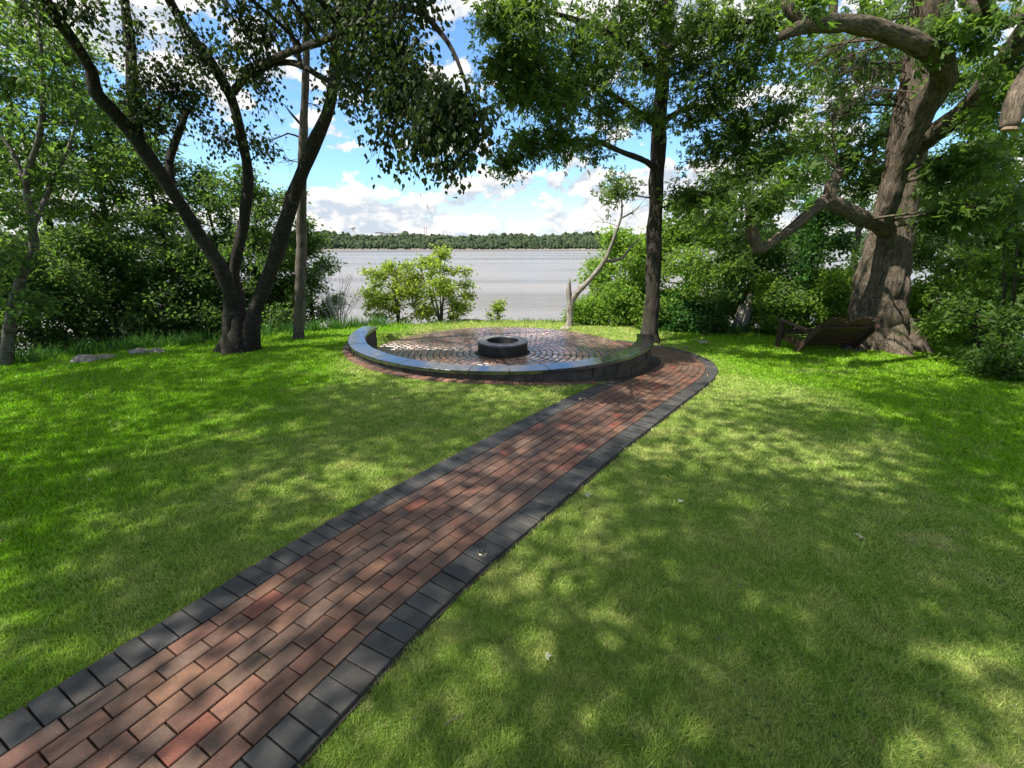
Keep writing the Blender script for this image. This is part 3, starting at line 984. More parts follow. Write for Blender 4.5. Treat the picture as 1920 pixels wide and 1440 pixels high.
class Tree:
    def __init__(self, name, label, cat, base, bark_m, leaf_m, leaf=0.09, ratio=0.6, shape='ovate', droop=0.0, group=None, seed=0, flat=0.6):
        self.root = empty(name, base); tag(self.root, label, cat, group)
        self.bark, self.leafm, self.leaf, self.ratio, self.shape, self.droop, self.flat = bark_m, leaf_m, leaf, ratio, shape, droop, flat
        self.g = np.random.default_rng(seed)
        self.nodes = []; self.twigs = MB(); self.LC = []; self.LD = []; self.nt = 0

    def limb(self, P, r, name='limb', sides=10, noise=0.06, material=None, node=True, step=0.12, knob=0.10, ridge=0.0):
        P, r = catmull(P, r, step)
        if len(P) > 6 and knob:
            kk = np.arange(len(P)) * step
            r = r * (1 + knob * np.sin(kk * 5.3 + self.g.uniform(0, 6)) * np.sin(kk * 2.1 + self.g.uniform(0, 6)))
            w = self.g.normal(0, 1, (len(P), 3)); w = (w + np.roll(w, 1, 0) + np.roll(w, 2, 0)) / 3
            w[:2] = 0; P = P + w * r[:, None] * knob * 0.8
        if node: self.nodes.append(np.c_[P, r])
        m = MB(); m.tube(P, r, sides, True, noise, int(self.g.integers(1e6)), ridge)
        return m.build(name, material or self.bark, self.root, True)

    def near(self, p, low=False):
        N = np.vstack(self.nodes)
        d = np.linalg.norm(N[:, :3] - p, axis=1)
        d = d + np.maximum(0, N[:, 2] - p[2] + 0.1) * 0.9            # prefer to leave the limb from below the clump
        k = np.argmin(d)
        return N[k, :3], N[k, 3]

    def clump(self, c, rad, twigs=26, leaves=14, bare=False, spread=0.10, thick=None):
        """a bough from the nearest limb into an ellipsoid, twigs through it, leaves along the twigs"""
        g = self.g; c = np.asarray(c, float); rad = np.asarray(rad, float) * np.ones(3)
        a, ra = self.near(c)
        mid = (a + c) / 2 + g.normal(0, 0.10, 3) * np.linalg.norm(c - a) + (0, 0, 0.08 * np.linalg.norm(c - a))
        t = np.linspace(0, 1, 9)[:, None]
        B = (1 - t) ** 2 * a + 2 * t * (1 - t) * mid + t ** 2 * (c + g.normal(0, 0.15, 3) * rad)
        r0 = min(ra * 0.6, thick or 0.010 + 0.012 * np.linalg.norm(c - a))
        self.twigs.tube(B, np.linspace(r0, 0.005, 9), 5)
        for _ in range(twigs):
            u = g.normal(size=3); u /= np.linalg.norm(u)
            e = c + u * rad * g.uniform(0.25, 1.0) ** 0.6
            s = B[int(g.integers(3, 9))]
            m = (s + e) / 2 + g.normal(0, 0.12, 3) * rad.mean() + (0, 0, 0.10 * rad[2])
            if self.droop: m = m + (0, 0, self.droop * 0.35 * rad[2])
            tt = np.linspace(0, 1, 5)[:, None]
            Q = (1 - tt) ** 2 * s + 2 * tt * (1 - tt) * m + tt ** 2 * e
            self.twigs.tube(Q, np.linspace(0.006, 0.002, 5), 3, False)
            if bare: continue
            k = max(1, int(g.poisson(leaves)))
            w = g.uniform(0.15, 1.06, k)[:, None]
            C = (1 - w) ** 2 * s + 2 * w * (1 - w) * m + w ** 2 * e + g.normal(0, spread, (k, 3))
            out = (e - s) / (np.linalg.norm(e - s) + 1e-6)
            D = out * 0.6 + g.normal(0, 0.55, (k, 3)); D[:, 2] -= self.droop + 0.15
            self.LC.append(C); self.LD.append(D)

    def finish(self):
        g = self.g
        if self.twigs.n: self.twigs.build('twigs', self.bark, self.root)['kind'] = 'stuff'
        if self.LC:
            C = np.vstack(self.LC); D = np.vstack(self.LD); n = len(C)
            Nn = g.normal(0, 0.55, (n, 3)); Nn[:, 2] += self.flat
            L = self.leaf * g.uniform(0.5, 1.3, n)
            V, F, per = leaf_geo(C, D, Nn, L, self.ratio, self.shape)
            obj('crown', mesh_np('crown', rebase(V, self.root), F, self.leafm, np.repeat(g.random(n), per)), self.root)
            self.nl = n
        else: self.nl = 0
        STAT.append((self.root.name, self.nl, self.nl * (2 if self.shape == 'ovate' else 6)))
        return self.root


STAT = []


def pix(L): return np.array([at(*p) for p in L])


def R3(px, Yd):
    return px / F_PX * Yd * 1.08


# ---- three-stemmed birch on the left
base = on_ground(452, 658)
T = Tree('birch_tree', 'dark three-stemmed birch with drooping leaves standing on the left lawn', 'tree', base, 'birch_bark', 'birch_leaf', 0.070, 0.72, 'ovate', 0.9, seed=1, flat=0.15)
b0 = base
T.limb(np.vstack([b0 + (0, .02, -.2), b0 + (0, .02, .05), at(452, 622, 8.65), at(453, 592, 8.65)]), [.42, .35, .28, .16], 'trunk', 16, .12)
for k, (dx, dy) in enumerate(((-.42, -.12), (.36, -.06), (-.08, -.36), (.18, -.3))):                       # root flare
    T.limb([b0 + (dx, dy, -.10), b0 + (dx * .66, dy * .66, .10), b0 + (dx * .45, dy * .45, .40)], [.11, .115, .05], 'root_flare', 8, .12, node=False)
g1, g2_, g3 = b0 + (-.17, -.08, -.05), b0 + (.0, -.06, -.05), b0 + (.19, -.02, -.05)
T.limb(np.vstack([g1, pix([(433, 615, 8.55), (434, 575, 8.5), (420, 515, 8.4), (372, 438, 8.2), (318, 352, 7.9), (268, 280, 7.7), (215, 212, 7.5), (178, 172, 7.3), (172, 135, 7.25), (140, 80, 7.1), (88, 5, 6.9), (40, -110, 6.6), (10, -260, 6.3)])]),
       [.19, .145, .125, .115, .106, .10, .095, .09, .084, .078, .073, .066, .052, .03], 'stem', 20, .06, ridge=.07)
T.limb(np.vstack([g2_, pix([(449, 620, 8.5), (446, 560, 8.6), (440, 510, 8.65), (456, 420, 8.6), (466, 330, 8.5), (450, 250, 8.4), (432, 180, 8.3), (390, 110, 8.1), (340, 40, 7.9), (300, -40, 7.7), (250, -200, 7.4)])]),
       [.18, .135, .105, .094, .086, .082, .078, .074, .07, .063, .057, .035], 'stem', 20, .06, ridge=.07)
T.limb(np.vstack([g3, pix([(471, 620, 8.5), (480, 575, 8.5), (510, 500, 8.45), (530, 430, 8.4), (550, 370, 8.3), (575, 300, 8.2), (605, 235, 8.1), (620, 185, 8.0), (628, 90, 7.8), (640, -20, 7.6), (665, -200, 7.2)])]),
       [.19, .145, .125, .115, .125, .112, .103, .092, .08, .072, .066, .035], 'stem', 20, .06, ridge=.07)
T.limb(pix([(322, 360, 7.9), (318, 300, 8.1), (340, 235, 8.2), (350, 205, 8.3)]), [.07, .06, .05, .03], 'limb', 7, .08)
T.limb(pix([(245, 90, 7.8), (238, 40, 7.7), (230, -40, 7.6)]), [.075, .065, .05], 'limb', 7, .08)
T.limb(pix([(262, 272, 7.7), (250, 180, 7.8), (245, 90, 7.8)]), [.08, .075, .075], 'limb', 7, .08)
T.limb(pix([(432, 178, 8.3), (470, 135, 7.9), (520, 108, 7.4), (560, 92, 7.0), (610, 75, 6.5), (680, 40, 5.9), (760, 30, 5.4)]), [.06, .055, .05, .046, .04, .03, .015], 'limb', 7, .08)
T.limb(pix([(440, 165, 8.3), (500, 125, 7.9), (550, 118, 7.5), (610, 148, 7.0), (680, 170, 6.4), (760, 180, 5.8)]), [.05, .046, .042, .036, .028, .014], 'limb', 7, .08)
T.limb(pix([(628, 90, 7.8), (700, 20, 6.6), (780, 20, 5.8), (840, 80, 5.3), (880, 170, 5.0)]), [.055, .045, .035, .025, .012], 'limb', 7, .08)
B_CL = [  # px, py, depth, radius px, twigs
    (690, 60, 6.0, 75, 34), (735, 85, 5.6, 66, 34), (700, 150, 6.0, 70, 34), (772, 165, 5.3, 66, 36), (740, 225, 5.6, 62, 30), (820, 250, 5.1, 66, 36), (842, 215, 5.0, 46, 24),
    (890, 250, 4.9, 42, 18), (800, 310, 5.2, 50, 20), (850, 325, 5.0, 34, 11), (645, 115, 6.6, 60, 26), (690, 0, 6.2, 70, 30), (785, 10, 5.6, 48, 16), (640, 30, 6.8, 60, 24),
    (600, 40, 7.2, 40, 12), (560, 30, 7.2, 50, 14), (490, 60, 7.5, 75, 26), (440, 40, 7.6, 70, 24), (400, 130, 7.9, 62, 22), (350, 90, 7.7, 60, 20), (470, 130, 7.6, 55, 18), (330, 170, 7.8, 55, 22),
    (280, 150, 7.5, 50, 20), (300, 230, 7.8, 50, 20), (370, 210, 8.1, 60, 22), (250, 200, 7.6, 40, 15), (250, 60, 7.4, 40, 11), (500, 180, 8.0, 42, 11), (480, 260, 8.4, 32, 8), (410, 260, 8.4, 42, 12),
    (120, 20, 6.8, 45, 13), (40, 20, 6.6, 40, 8), (180, 30, 7.0, 35, 6), (640, 200, 6.9, 35, 9), (500, 290, 8.2, 24, 5), (720, 300, 5.5, 30, 7)]
for px, py, yd, rp, tw in B_CL:
    r = R3(rp, yd); T.clump(at(px, py, yd), (r, r * 1.1, r), int(tw * 1.4), 16, spread=0.09)
for k in range(52):                                            # the crown goes on above the picture
    T.clump(at(T.g.uniform(0, 720), T.g.uniform(-600, -190), T.g.uniform(4.6, 9.2)), T.g.uniform(.5, .85), 24, 13, spread=0.10)
T.finish()

# ---- slender dying tree behind it
base = on_ground(560, 636)
T = Tree('dying_tree', 'slender half-dead tree with bare twigs just behind the birch', 'tree', base, 'grey_bark', 'birch_leaf', 0.07, 0.6, seed=2)
yb = base[1]
T.limb(np.vstack([base + (0, 0, -.2), base, at(562, 560, yb), at(565, 450, yb), at(566, 380, yb - .1), at(567, 280, yb - .1), at(572, 180, yb - .1), at(575, 60, yb - .2), at(578, -60, yb - .3), at(582, -300, yb - .4)]),
       [.17, .13, .11, .10, .09, .08, .07, .06, .05, .02], 'trunk', 10, .08)
T.limb(pix([(567, 130, yb), (545, 60, yb - .2), (515, 5, yb - .4), (490, -60, yb - .6)]), [.05, .045, .04, .02], 'limb', 7)
T.limb(pix([(566, 235, yb), (548, 215, yb - .1), (532, 195, yb - .2)]), [.03, .022, .006], 'limb', 5)
T.limb(pix([(567, 260, yb), (540, 250, yb - .3), (512, 262, yb - .4), (505, 240, yb - .4)]), [.022, .016, .010, .005], 'limb', 5)
for px, py, rp, tw in ((530, 60, 50, 14), (510, 260, 30, 8), (600, 60, 40, 10), (540, 300, 35, 9), (590, 190, 30, 8)):
    r = R3(rp, yb); T.clump(at(px, py, yb), r, tw, 0, bare=True, thick=.014)
T.finish()

# ---- oak by the patio's right edge
base = on_ground(1218, 640); yb = base[1]
T = Tree('oak_tree', 'tall oak with straight dark trunk behind the end of the brick path', 'tree', base, 'oak_bark', 'oak_leaf', 0.115, 0.6, 'lobed', 0.15, seed=3, flat=0.5)
T.limb(np.vstack([base + (0, 0, -.3), base + (0, 0, .02), at(1221, 590, yb), at(1226, 480, yb), at(1231, 350, yb), at(1239, 200, yb - .1), at(1248, 60, yb - .2), at(1252, -100, yb - .4), at(1250, -500, yb - .8)]),
       [.30, .23, .175, .165, .155, .14, .125, .11, .04], 'trunk', 28, .04, ridge=.09)
OL = [([(1234, 318, yb), (1205, 300, yb - .5), (1165, 285, yb - 1.0), (1110, 262, yb - 1.6), (1040, 270, yb - 2.1), (985, 290, yb - 2.4)], .075),
      ([(1238, 240, yb), (1190, 205, yb - .7), (1130, 170, yb - 1.4), (1060, 150, yb - 2.2), (980, 150, yb - 3.0)], .07),
      ([(1244, 150, yb - .1), (1190, 95, yb - .9), (1110, 50, yb - 1.8), (1010, 20, yb - 2.9), (920, 30, yb - 3.5)], .08),
      ([(1240, 230, yb), (1300, 200, yb - .4), (1370, 235, yb - .9), (1420, 300, yb - 1.2)], .07),
      ([(1246, 100, yb - .2), (1310, 50, yb - 1.0), (1400, 40, yb - 2.0), (1480, 60, yb - 2.6)], .075),
      ([(1250, -60, yb - .4), (1180, -130, yb - 1.6), (1080, -150, yb - 3.0)], .08), ([(1250, -60, yb - .4), (1330, -140, yb - 1.6), (1400, -160, yb - 3.2)], .08)]
for L, r in OL: T.limb(pix(L), np.linspace(r, .014, len(L)), 'limb', 8, .07)
O_CL = [(930, 42, 7.5, 34, 10), (955, 90, 7.6, 48, 18), (925, 128, 7.6, 28, 9), (990, 30, 7.8, 75, 24), (1000, 120, 8.0, 60, 22), (960, 180, 8.0, 50, 18), (1030, 190, 8.2, 60, 22), (1080, 90, 8.6, 70, 24),
        (1090, 180, 8.8, 60, 22), (1130, 120, 9.2, 60, 20), (1160, 50, 9.4, 70, 22), (1150, 210, 9.4, 50, 17), (1210, 130, 10.2, 60, 18), (1200, 220, 10.2, 45, 13), (1050, 265, 8.6, 48, 18), (990, 270, 8.4, 40, 15),
        (950, 310, 8.3, 28, 10), (1110, 285, 9.2, 34, 9), (1300, 40, 9.6, 70, 24), (1290, 120, 10.0, 70, 24), (1370, 70, 9.2, 70, 22), (1350, 160, 9.6, 70, 24), (1300, 210, 10.0, 60, 21), (1380, 240, 9.5, 60, 22),
        (1420, 130, 9.0, 60, 18), (1320, 290, 10.0, 55, 20), (1400, 320, 9.4, 55, 18), (1290, 370, 10.2, 45, 15), (1350, 370, 9.8, 45, 14), (1450, 30, 8.6, 60, 18), (1460, 210, 9.2, 50, 15), (1230, 20, 9.4, 70, 20),
        (1150, 355, 10.6, 42, 11), (1460, 290, 9.3, 50, 14)]
for px, py, yd, rp, tw in O_CL:
    r = R3(rp, yd); T.clump(at(px, py, yd), (r, r * 1.1, r * .8), int(tw * 1.9), 14, spread=0.10)
for k in range(18):
    T.clump(at(T.g.uniform(950, 1330), T.g.uniform(-520, -150), T.g.uniform(6.8, 12.5)), T.g.uniform(.5, .8), 14, 7, spread=0.12)
T.finish()

# ---- old maple with heavy limbs on the right
base = on_ground(1646, 651); yb = base[1]
T = Tree('old_maple_tree', 'huge old maple with pale furrowed trunk and heavy bent limbs on the right', 'tree', base, 'maple_bark', 'maple_leaf', 0.16, 0.7, 'lobed', 0.2, seed=4, flat=0.7)
T.limb(np.vstack([base + (0, 0, -.3), base + (0, 0, .02), at(1645, 620, yb), at(1649, 560, yb), at(1657, 500, yb), at(1672, 430, yb + .05), at(1692, 330, yb + .1), at(1708, 230, yb + .1), at(1730, 130, yb + .1), at(1745, 20, yb), at(1755, -160, yb - .2)]),
       [.74, .64, .55, .515, .475, .38, .345, .335, .33, .32, .20], 'trunk', 72, .035, step=.07, knob=.03, ridge=.13)
for dx, dy in ((-.75, -.25), (.65, -.35), (-.1, -.75), (-.5, .5), (.5, .4)):
    T.limb([base + (dx * 1.25, dy * 1.25, -.16), base + (dx * .85, dy * .85, .10), base + (dx * .5, dy * .5, .55), base + (dx * .35, dy * .35, 1.0)], [.22, .24, .20, .08], 'root_flare', 28, .07, node=False, step=.07, ridge=.16)
T.limb(pix([(1668, 440, yb - .1), (1655, 418, yb - .45), (1672, 370, yb - .7), (1692, 310, yb - .9), (1718, 240, yb - 1.2), (1745, 185, yb - 1.5), (1768, 145, yb - 1.8), (1760, 110, yb - 2.2), (1715, 80, yb - 2.5), (1640, 52, yb - 2.8), (1570, 42, yb - 3.1), (1510, 48, yb - 3.3), (1465, 68, yb - 3.5)]),
       [.14, .18, .155, .15, .165, .185, .19, .15, .125, .115, .105, .09, .05], 'limb', 32, .06, step=.07, knob=.07, ridge=.14)
T.limb(pix([(1660, 425, yb - .3), (1625, 412, yb - .7), (1590, 395, yb - .9), (1553, 378, yb - 1.0), (1520, 398, yb - 1.2), (1480, 432, yb - 1.4), (1440, 458, yb - 1.6), (1418, 468, yb - 1.7)]),
       [.14, .155, .14, .125, .10, .09, .085, .08], 'limb', 28, .07, step=.07, knob=.08, ridge=.14)
T.limb(pix([(1424, 470, yb - 1.7), (1410, 440, yb - 1.7), (1408, 400, yb - 1.75), (1402, 360, yb - 1.8)]), [.085, .10, .095, .08], 'limb', 12, .13)
T.limb(pix([(1556, 384, yb - 1.0), (1560, 345, yb - 1.0), (1575, 320, yb - .9)]), [.13, .11, .09], 'limb', 9, .1)
T.limb(pix([(1715, 275, yb - .1), (1765, 240, yb - .6), (1810, 205, yb - 1.1), (1855, 150, yb - 1.6), (1900, 85, yb - 2.0), (1960, 10, yb - 2.4), (2020, -90, yb - 2.8)]), [.20, .175, .16, .15, .14, .13, .09], 'limb', 32, .06, step=.08, knob=.06, ridge=.14)
T.limb(pix([(1860, 30, yb - 2.6), (1835, 20, yb - 2.5), (1790, -30, yb - 2.3)]), [.07, .085, .09], 'limb', 9, .08)
stub_ = T.limb(pix([(2000, 60, yb - 2.6), (1940, 130, yb - 3.2), (1905, 190, yb - 3.5), (1893, 240, yb - 3.6)]), [.13, .125, .115, .10], 'limb', 32, .05, step=.06, knob=0.02, ridge=.14)
T.limb(pix([(1920, 20, yb - 2.2), (1880, 45, yb - 2.6), (1850, 10, yb - 2.8), (1830, -40, yb - 3.0)]), [.08, .085, .07, .06], 'limb', 9, .08)
T.limb(pix([(1515, 48, yb - 3.3), (1480, 20, yb - 3.3), (1470, -40, yb - 3.2)]), [.07, .07, .06], 'limb', 9, .08)
T.limb(pix([(1560, 42, yb - 3.1), (1562, 10, yb - 3.1), (1566, -50, yb - 3.1)]), [.06, .055, .05], 'limb', 9, .08)
end = at(1893, 243, yb - 3.6)
m = MB(); m.tube([end + (0, 0, .02), end + (-.004, 0, -.012)], [.098, .094], 12); m.build('cut_face', 'cut_wood', T.root).parent = stub_
M_CL = [(1490, 335, 8.6, 48, 12), (1440, 380, 8.2, 46, 12), (1550, 300, 11.4, 70, 20), (1610, 260, 11.6, 70, 20), (1500, 260, 10.8, 60, 16), (1590, 350, 11.4, 50, 14), (1640, 330, 11.8, 50, 14), (1340, 410, 8.8, 45, 11), (1780, 60, 8.0, 55, 12), (1860, 60, 7.6, 60, 12),
        (1900, 180, 7.6, 50, 12), (1800, 330, 9.0, 60, 18), (1870, 300, 8.4, 60, 18), (1900, 390, 7.8, 55, 17), (1840, 400, 8.6, 55, 17), (1780, 420, 9.2, 50, 15), (1620, 150, 11.6, 70, 18), (1560, 120, 11.2, 70, 18), (1540, 200, 11.2, 70, 18), (1780, 150, 9.5, 50, 12), (1840, 240, 9.0, 50, 14), (1900, 120, 8.6, 50, 12),
        (1480, 130, 9.6, 55, 14), (1600, 30, 10.8, 75, 16), (1690, 20, 11.2, 70, 14), (1500, 20, 7.2, 45, 8)]
for px, py, yd, rp, tw in M_CL:
    r = R3(rp, yd); T.clump(at(px, py, yd), (r, r * 1.1, r * .75), int(tw * 1.8), 11, spread=0.11)
for k in range(14):
    T.clump(at(T.g.uniform(1750, 2350), T.g.uniform(-460, -150), T.g.uniform(7.5, 12.5)), T.g.uniform(.5, .85), 13, 6, spread=0.13)
for px, py, yd, rp, tw in ((1600, 130, 10.4, 80, 44), (1560, 180, 9.6, 66, 34), (1640, 190, 10.9, 70, 34), (1520, 140, 8.4, 55, 24), (1660, 110, 10.9, 65, 30), (1560, 110, 8.9, 50, 22), (1600, 170, 9.6, 50, 20)):
    r = R3(rp, yd); T.clump(at(px, py, yd), (r, r, r * .8), tw, 0, bare=True, thick=.02)
T.finish()


# ---- generic woodland trees and shrubs
def wood_tree(name, label, px, Yd, top_px, half_px, bark_m, leaf_m, group, clumps=22, twigs=30, leaves=16, leaf=0.10, low=0.15, seed=0, cat='tree', x=None, height=None, half=None, lean=0.0, leany=0.0, loose=0.16, ratio=0.55, stems=1, shape='ovate', trunk_r=None, spread=0.11):
    g = np.random.default_rng(seed + 100)
    X = at(px, 500, Yd)[0] if x is None else x
    zb = gz(X, Yd)
    h = (at(px, top_px, Yd)[2] - zb) if height is None else height
    w = R3(half_px, Yd) if half is None else half
    base = np.array([X, Yd, zb])
    T = Tree(name, label, cat, base, bark_m, leaf_m, leaf, ratio, shape, 0.15, group, seed, 0.65)
    r0 = trunk_r or max(0.02, 0.012 * h + 0.01)
    for s in range(stems):
        dx, dy = (0, 0) if stems == 1 else g.normal(0, 0.25 * w, 2)
        pts = [base + (0, 0, -.3)]; m = 6
        for k in range(m + 1):
            f = k / m
            pts.append(base + np.array([dx * f + lean * h * f + g.normal(0, .05) * h * .2 * f, dy * f + leany * h * f + g.normal(0, .05) * h * .2 * f, h * 0.92 * f]))
        T.limb(np.array(pts), np.linspace(r0 * 1.25, r0 * 0.25, len(pts)), 'trunk' if stems == 1 else 'stem', 8, .07, step=.25)
    for k in range(clumps):
        f = low + (1 - low) * ((k + g.uniform(0, 1)) / clumps)
        prof = math.sin(math.pi * min(1, 0.16 + 0.80 * f)) ** 0.7 if low < 0.4 else math.sin(math.pi * (0.12 + 0.8 * (f - low) / (1 - low)))
        a = k * 2.399 + g.uniform(-.5, .5); q = w * prof * g.uniform(0.35, 0.85)
        c = base + np.array([lean * h * f + q * math.cos(a), leany * h * f + q * math.sin(a), h * f])
        rr = w * g.uniform(0.30, 0.46) * (1 if not loose else g.uniform(.6, 1.0))
        if loose: c = c + g.normal(0, loose, 3) * w * (1, .6, .55)
        T.clump(c, (rr, rr, rr * 0.52), twigs, leaves, spread=spread)
    return T.finish()


GL, GR = 'trees of the wood on the left', 'trees of the wood on the right'
for a in [
    dict(label='dark leafy tree filling the left edge of the picture', px=-40, Yd=10.5, top_px=-120, half_px=200, leaf_m='wood_leaf', clumps=44, seed=20),
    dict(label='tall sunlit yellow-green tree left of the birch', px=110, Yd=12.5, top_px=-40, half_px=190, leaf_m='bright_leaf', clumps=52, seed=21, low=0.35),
    dict(label='deep green tree beside the yellow-green one', px=225, Yd=13.0, top_px=60, half_px=150, leaf_m='wood_leaf', clumps=42, seed=22),
    dict(label='middling green tree seen past the leaning left stem of the birch', px=320, Yd=12.4, top_px=190, half_px=130, leaf_m='wood_leaf', clumps=36, seed=23),
    dict(label='leafy young tree showing between the birch stems', px=415, Yd=12.6, top_px=300, half_px=95, leaf_m='wood_leaf', clumps=24, seed=24),
    dict(label='small bright-topped tree right behind the birch', px=500, Yd=12.2, top_px=335, half_px=85, leaf_m='wood_leaf', clumps=24, seed=25),
    dict(label='low spreading tree reaching out toward the river behind the dying trunk', px=575, Yd=13.0, top_px=418, half_px=72, leaf_m='wood_leaf', clumps=16, seed=26, low=.3),
]:
    wood_tree('woodland_tree', bark_m='wood_bark', group=GL, **a)
for k, (px, Yd, tp, hw, lab) in enumerate([(20, 9.4, 500, 110, 'dark shrub at the foot of the pale birch trunk'), (130, 10.2, 430, 105, 'dark shrub behind the leftmost boulder'), (235, 11.0, 440, 100, 'dark leafy shrub behind the round boulders'),
                                           (330, 11.4, 460, 95, 'broad dark shrub left of the birch trunk'), (405, 11.8, 480, 70, 'shaded shrub touching the foot of the birch'), (505, 12.6, 520, 60, 'small shrub between the birch and the dying trunk')]):
    wood_tree('woodland_shrub', lab, px, Yd, tp, hw, 'wood_bark', 'wood_leaf', 'shrubs under the left wood', 25, 28, 16, 0.10, 0.05, 40 + k, 'shrub', stems=3, loose=.08)
# pale birch trunk at the far left
base = on_ground(12, 686); yb = base[1]
T = Tree('pale_birch_tree', 'crooked pale-barked birch at the left edge of the lawn', 'tree', base, 'pale_bark', 'wood_leaf', 0.10, 0.6, seed=30)
T.limb(np.vstack([base + (0, 0, -.2), base, at(18, 600, yb), at(40, 520, yb + .1), at(62, 470, yb + .2), at(60, 420, yb + .3), at(48, 340, yb + .4), at(75, 250, yb + .5), at(80, 150, yb + .6), at(70, 20, yb + .6), at(40, -200, yb + .5)]),
       [.12, .095, .075, .07, .064, .058, .05, .04, .03, .024, .01], 'trunk', 10, .08)
T.limb(pix([(60, 430, yb + .3), (100, 340, yb + .8), (135, 260, yb + 1.2), (150, 200, yb + 1.4)]), [.04, .035, .025, .012], 'limb', 6, .08)
T.limb(pix([(50, 345, yb + .4), (20, 280, yb + .5), (-10, 240, yb + .6)]), [.035, .03, .015], 'limb', 6, .08)
for px, py, rp in ((40, 120, 80), (110, 160, 70), (0, 230, 75), (150, 230, 65), (60, 40, 70), (20, 400, 60), (50, 565, 50), (120, 330, 60), (70, 290, 60), (30, 330, 60), (10, 480, 45)):
    r = R3(rp, yb); T.clump(at(px, py, yb + (.8 if py < 380 else -.1)), (r, r, r * .7), 26, 14)
T.finish()

for a in [
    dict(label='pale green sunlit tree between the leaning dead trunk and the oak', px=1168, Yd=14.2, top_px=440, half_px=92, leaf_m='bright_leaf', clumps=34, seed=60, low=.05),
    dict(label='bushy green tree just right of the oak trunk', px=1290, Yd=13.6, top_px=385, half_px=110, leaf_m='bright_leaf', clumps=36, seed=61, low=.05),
    dict(label='tall thin-crowned tree far behind the maple limbs', px=1375, Yd=16.5, top_px=250, half_px=110, leaf_m='wood_leaf', clumps=24, seed=62, low=.35),
    dict(label='leafy tree behind the two cut stumps', px=1420, Yd=13.2, top_px=420, half_px=95, leaf_m='wood_leaf', clumps=26, seed=63, low=.05),
    dict(label='deep green tree behind the wooden bench', px=1530, Yd=13.0, top_px=380, half_px=105, leaf_m='lush_leaf', clumps=26, seed=64, low=.08),
    dict(label='tall dark tree rising behind the maple trunk', px=1600, Yd=17.0, top_px=60, half_px=150, leaf_m='wood_leaf', clumps=30, seed=65, low=.3),
    dict(label='dense dark tree right behind the maple trunk', px=1760, Yd=12.6, top_px=270, half_px=130, leaf_m='maple_leaf', clumps=30, seed=66, low=.1),
    dict(label='dense tree closing the right edge of the picture', px=1930, Yd=10.4, top_px=200, half_px=150, leaf_m='maple_leaf', clumps=30, seed=67, low=.12),
    dict(label='tall tree high above the right edge of the wood', px=1900, Yd=14.5, top_px=-80, half_px=190, leaf_m='wood_leaf', clumps=30, seed=68, low=.3),
]:
    wood_tree('woodland_tree', bark_m='wood_bark', group=GR, leaf=0.12, **a)
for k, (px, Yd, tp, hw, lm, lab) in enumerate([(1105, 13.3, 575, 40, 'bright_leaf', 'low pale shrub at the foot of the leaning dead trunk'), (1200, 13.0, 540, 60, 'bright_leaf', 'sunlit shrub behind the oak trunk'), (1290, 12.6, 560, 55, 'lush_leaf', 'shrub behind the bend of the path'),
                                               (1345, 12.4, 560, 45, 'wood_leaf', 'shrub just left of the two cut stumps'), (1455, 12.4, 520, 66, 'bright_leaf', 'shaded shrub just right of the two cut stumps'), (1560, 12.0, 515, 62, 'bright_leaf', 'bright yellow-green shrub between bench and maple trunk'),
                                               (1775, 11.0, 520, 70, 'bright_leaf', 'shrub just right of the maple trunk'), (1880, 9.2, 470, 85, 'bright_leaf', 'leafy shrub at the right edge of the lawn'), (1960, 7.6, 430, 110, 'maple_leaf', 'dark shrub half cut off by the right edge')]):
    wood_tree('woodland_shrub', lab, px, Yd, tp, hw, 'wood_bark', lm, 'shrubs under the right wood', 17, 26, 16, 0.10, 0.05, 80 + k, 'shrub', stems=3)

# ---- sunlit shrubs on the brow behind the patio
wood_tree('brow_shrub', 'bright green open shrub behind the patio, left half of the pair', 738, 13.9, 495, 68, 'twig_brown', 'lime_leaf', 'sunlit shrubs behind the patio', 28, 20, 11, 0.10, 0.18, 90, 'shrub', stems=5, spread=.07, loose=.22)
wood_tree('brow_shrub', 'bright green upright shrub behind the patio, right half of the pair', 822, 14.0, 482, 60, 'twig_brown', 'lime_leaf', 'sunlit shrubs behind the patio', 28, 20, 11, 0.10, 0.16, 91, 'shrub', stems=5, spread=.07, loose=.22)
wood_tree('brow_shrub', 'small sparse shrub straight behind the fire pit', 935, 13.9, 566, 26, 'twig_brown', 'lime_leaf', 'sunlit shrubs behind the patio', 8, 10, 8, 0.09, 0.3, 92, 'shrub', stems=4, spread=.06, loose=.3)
# bare shrub
p0 = at(640, 640, 12.6); p0[2] = gz(p0[0], p0[1])
T = Tree('bare_shrub', 'leafless grey shrub beside the left end of the seat wall', 'shrub', p0, 'dead_wood', 'bright_leaf', 0.07, seed=95)
for k in range(26):
    a = T.g.uniform(0, 6.28); q = T.g.uniform(.1, .75); hh = T.g.uniform(.8, 1.9)
    e = p0 + np.array([q * math.cos(a) * 1.1, q * math.sin(a) * .7, hh]); md = p0 + np.array([q * .4 * math.cos(a), q * .4 * math.sin(a), hh * .5]) + T.g.normal(0, .05, 3)
    P, r = catmull([p0 + (0, 0, -.1), md, e], [.014, .009, .003], .12)
    T.twigs.tube(P, r, 4)
    for j in range(4):
        s = P[int(T.g.integers(len(P) // 3, len(P)))]; e2 = s + T.g.normal(0, .12, 3) + (0, 0, .2)
        T.twigs.tube([s, (s + e2) / 2 + T.g.normal(0, .02, 3), e2], [.005, .004, .002], 3)
T.finish()

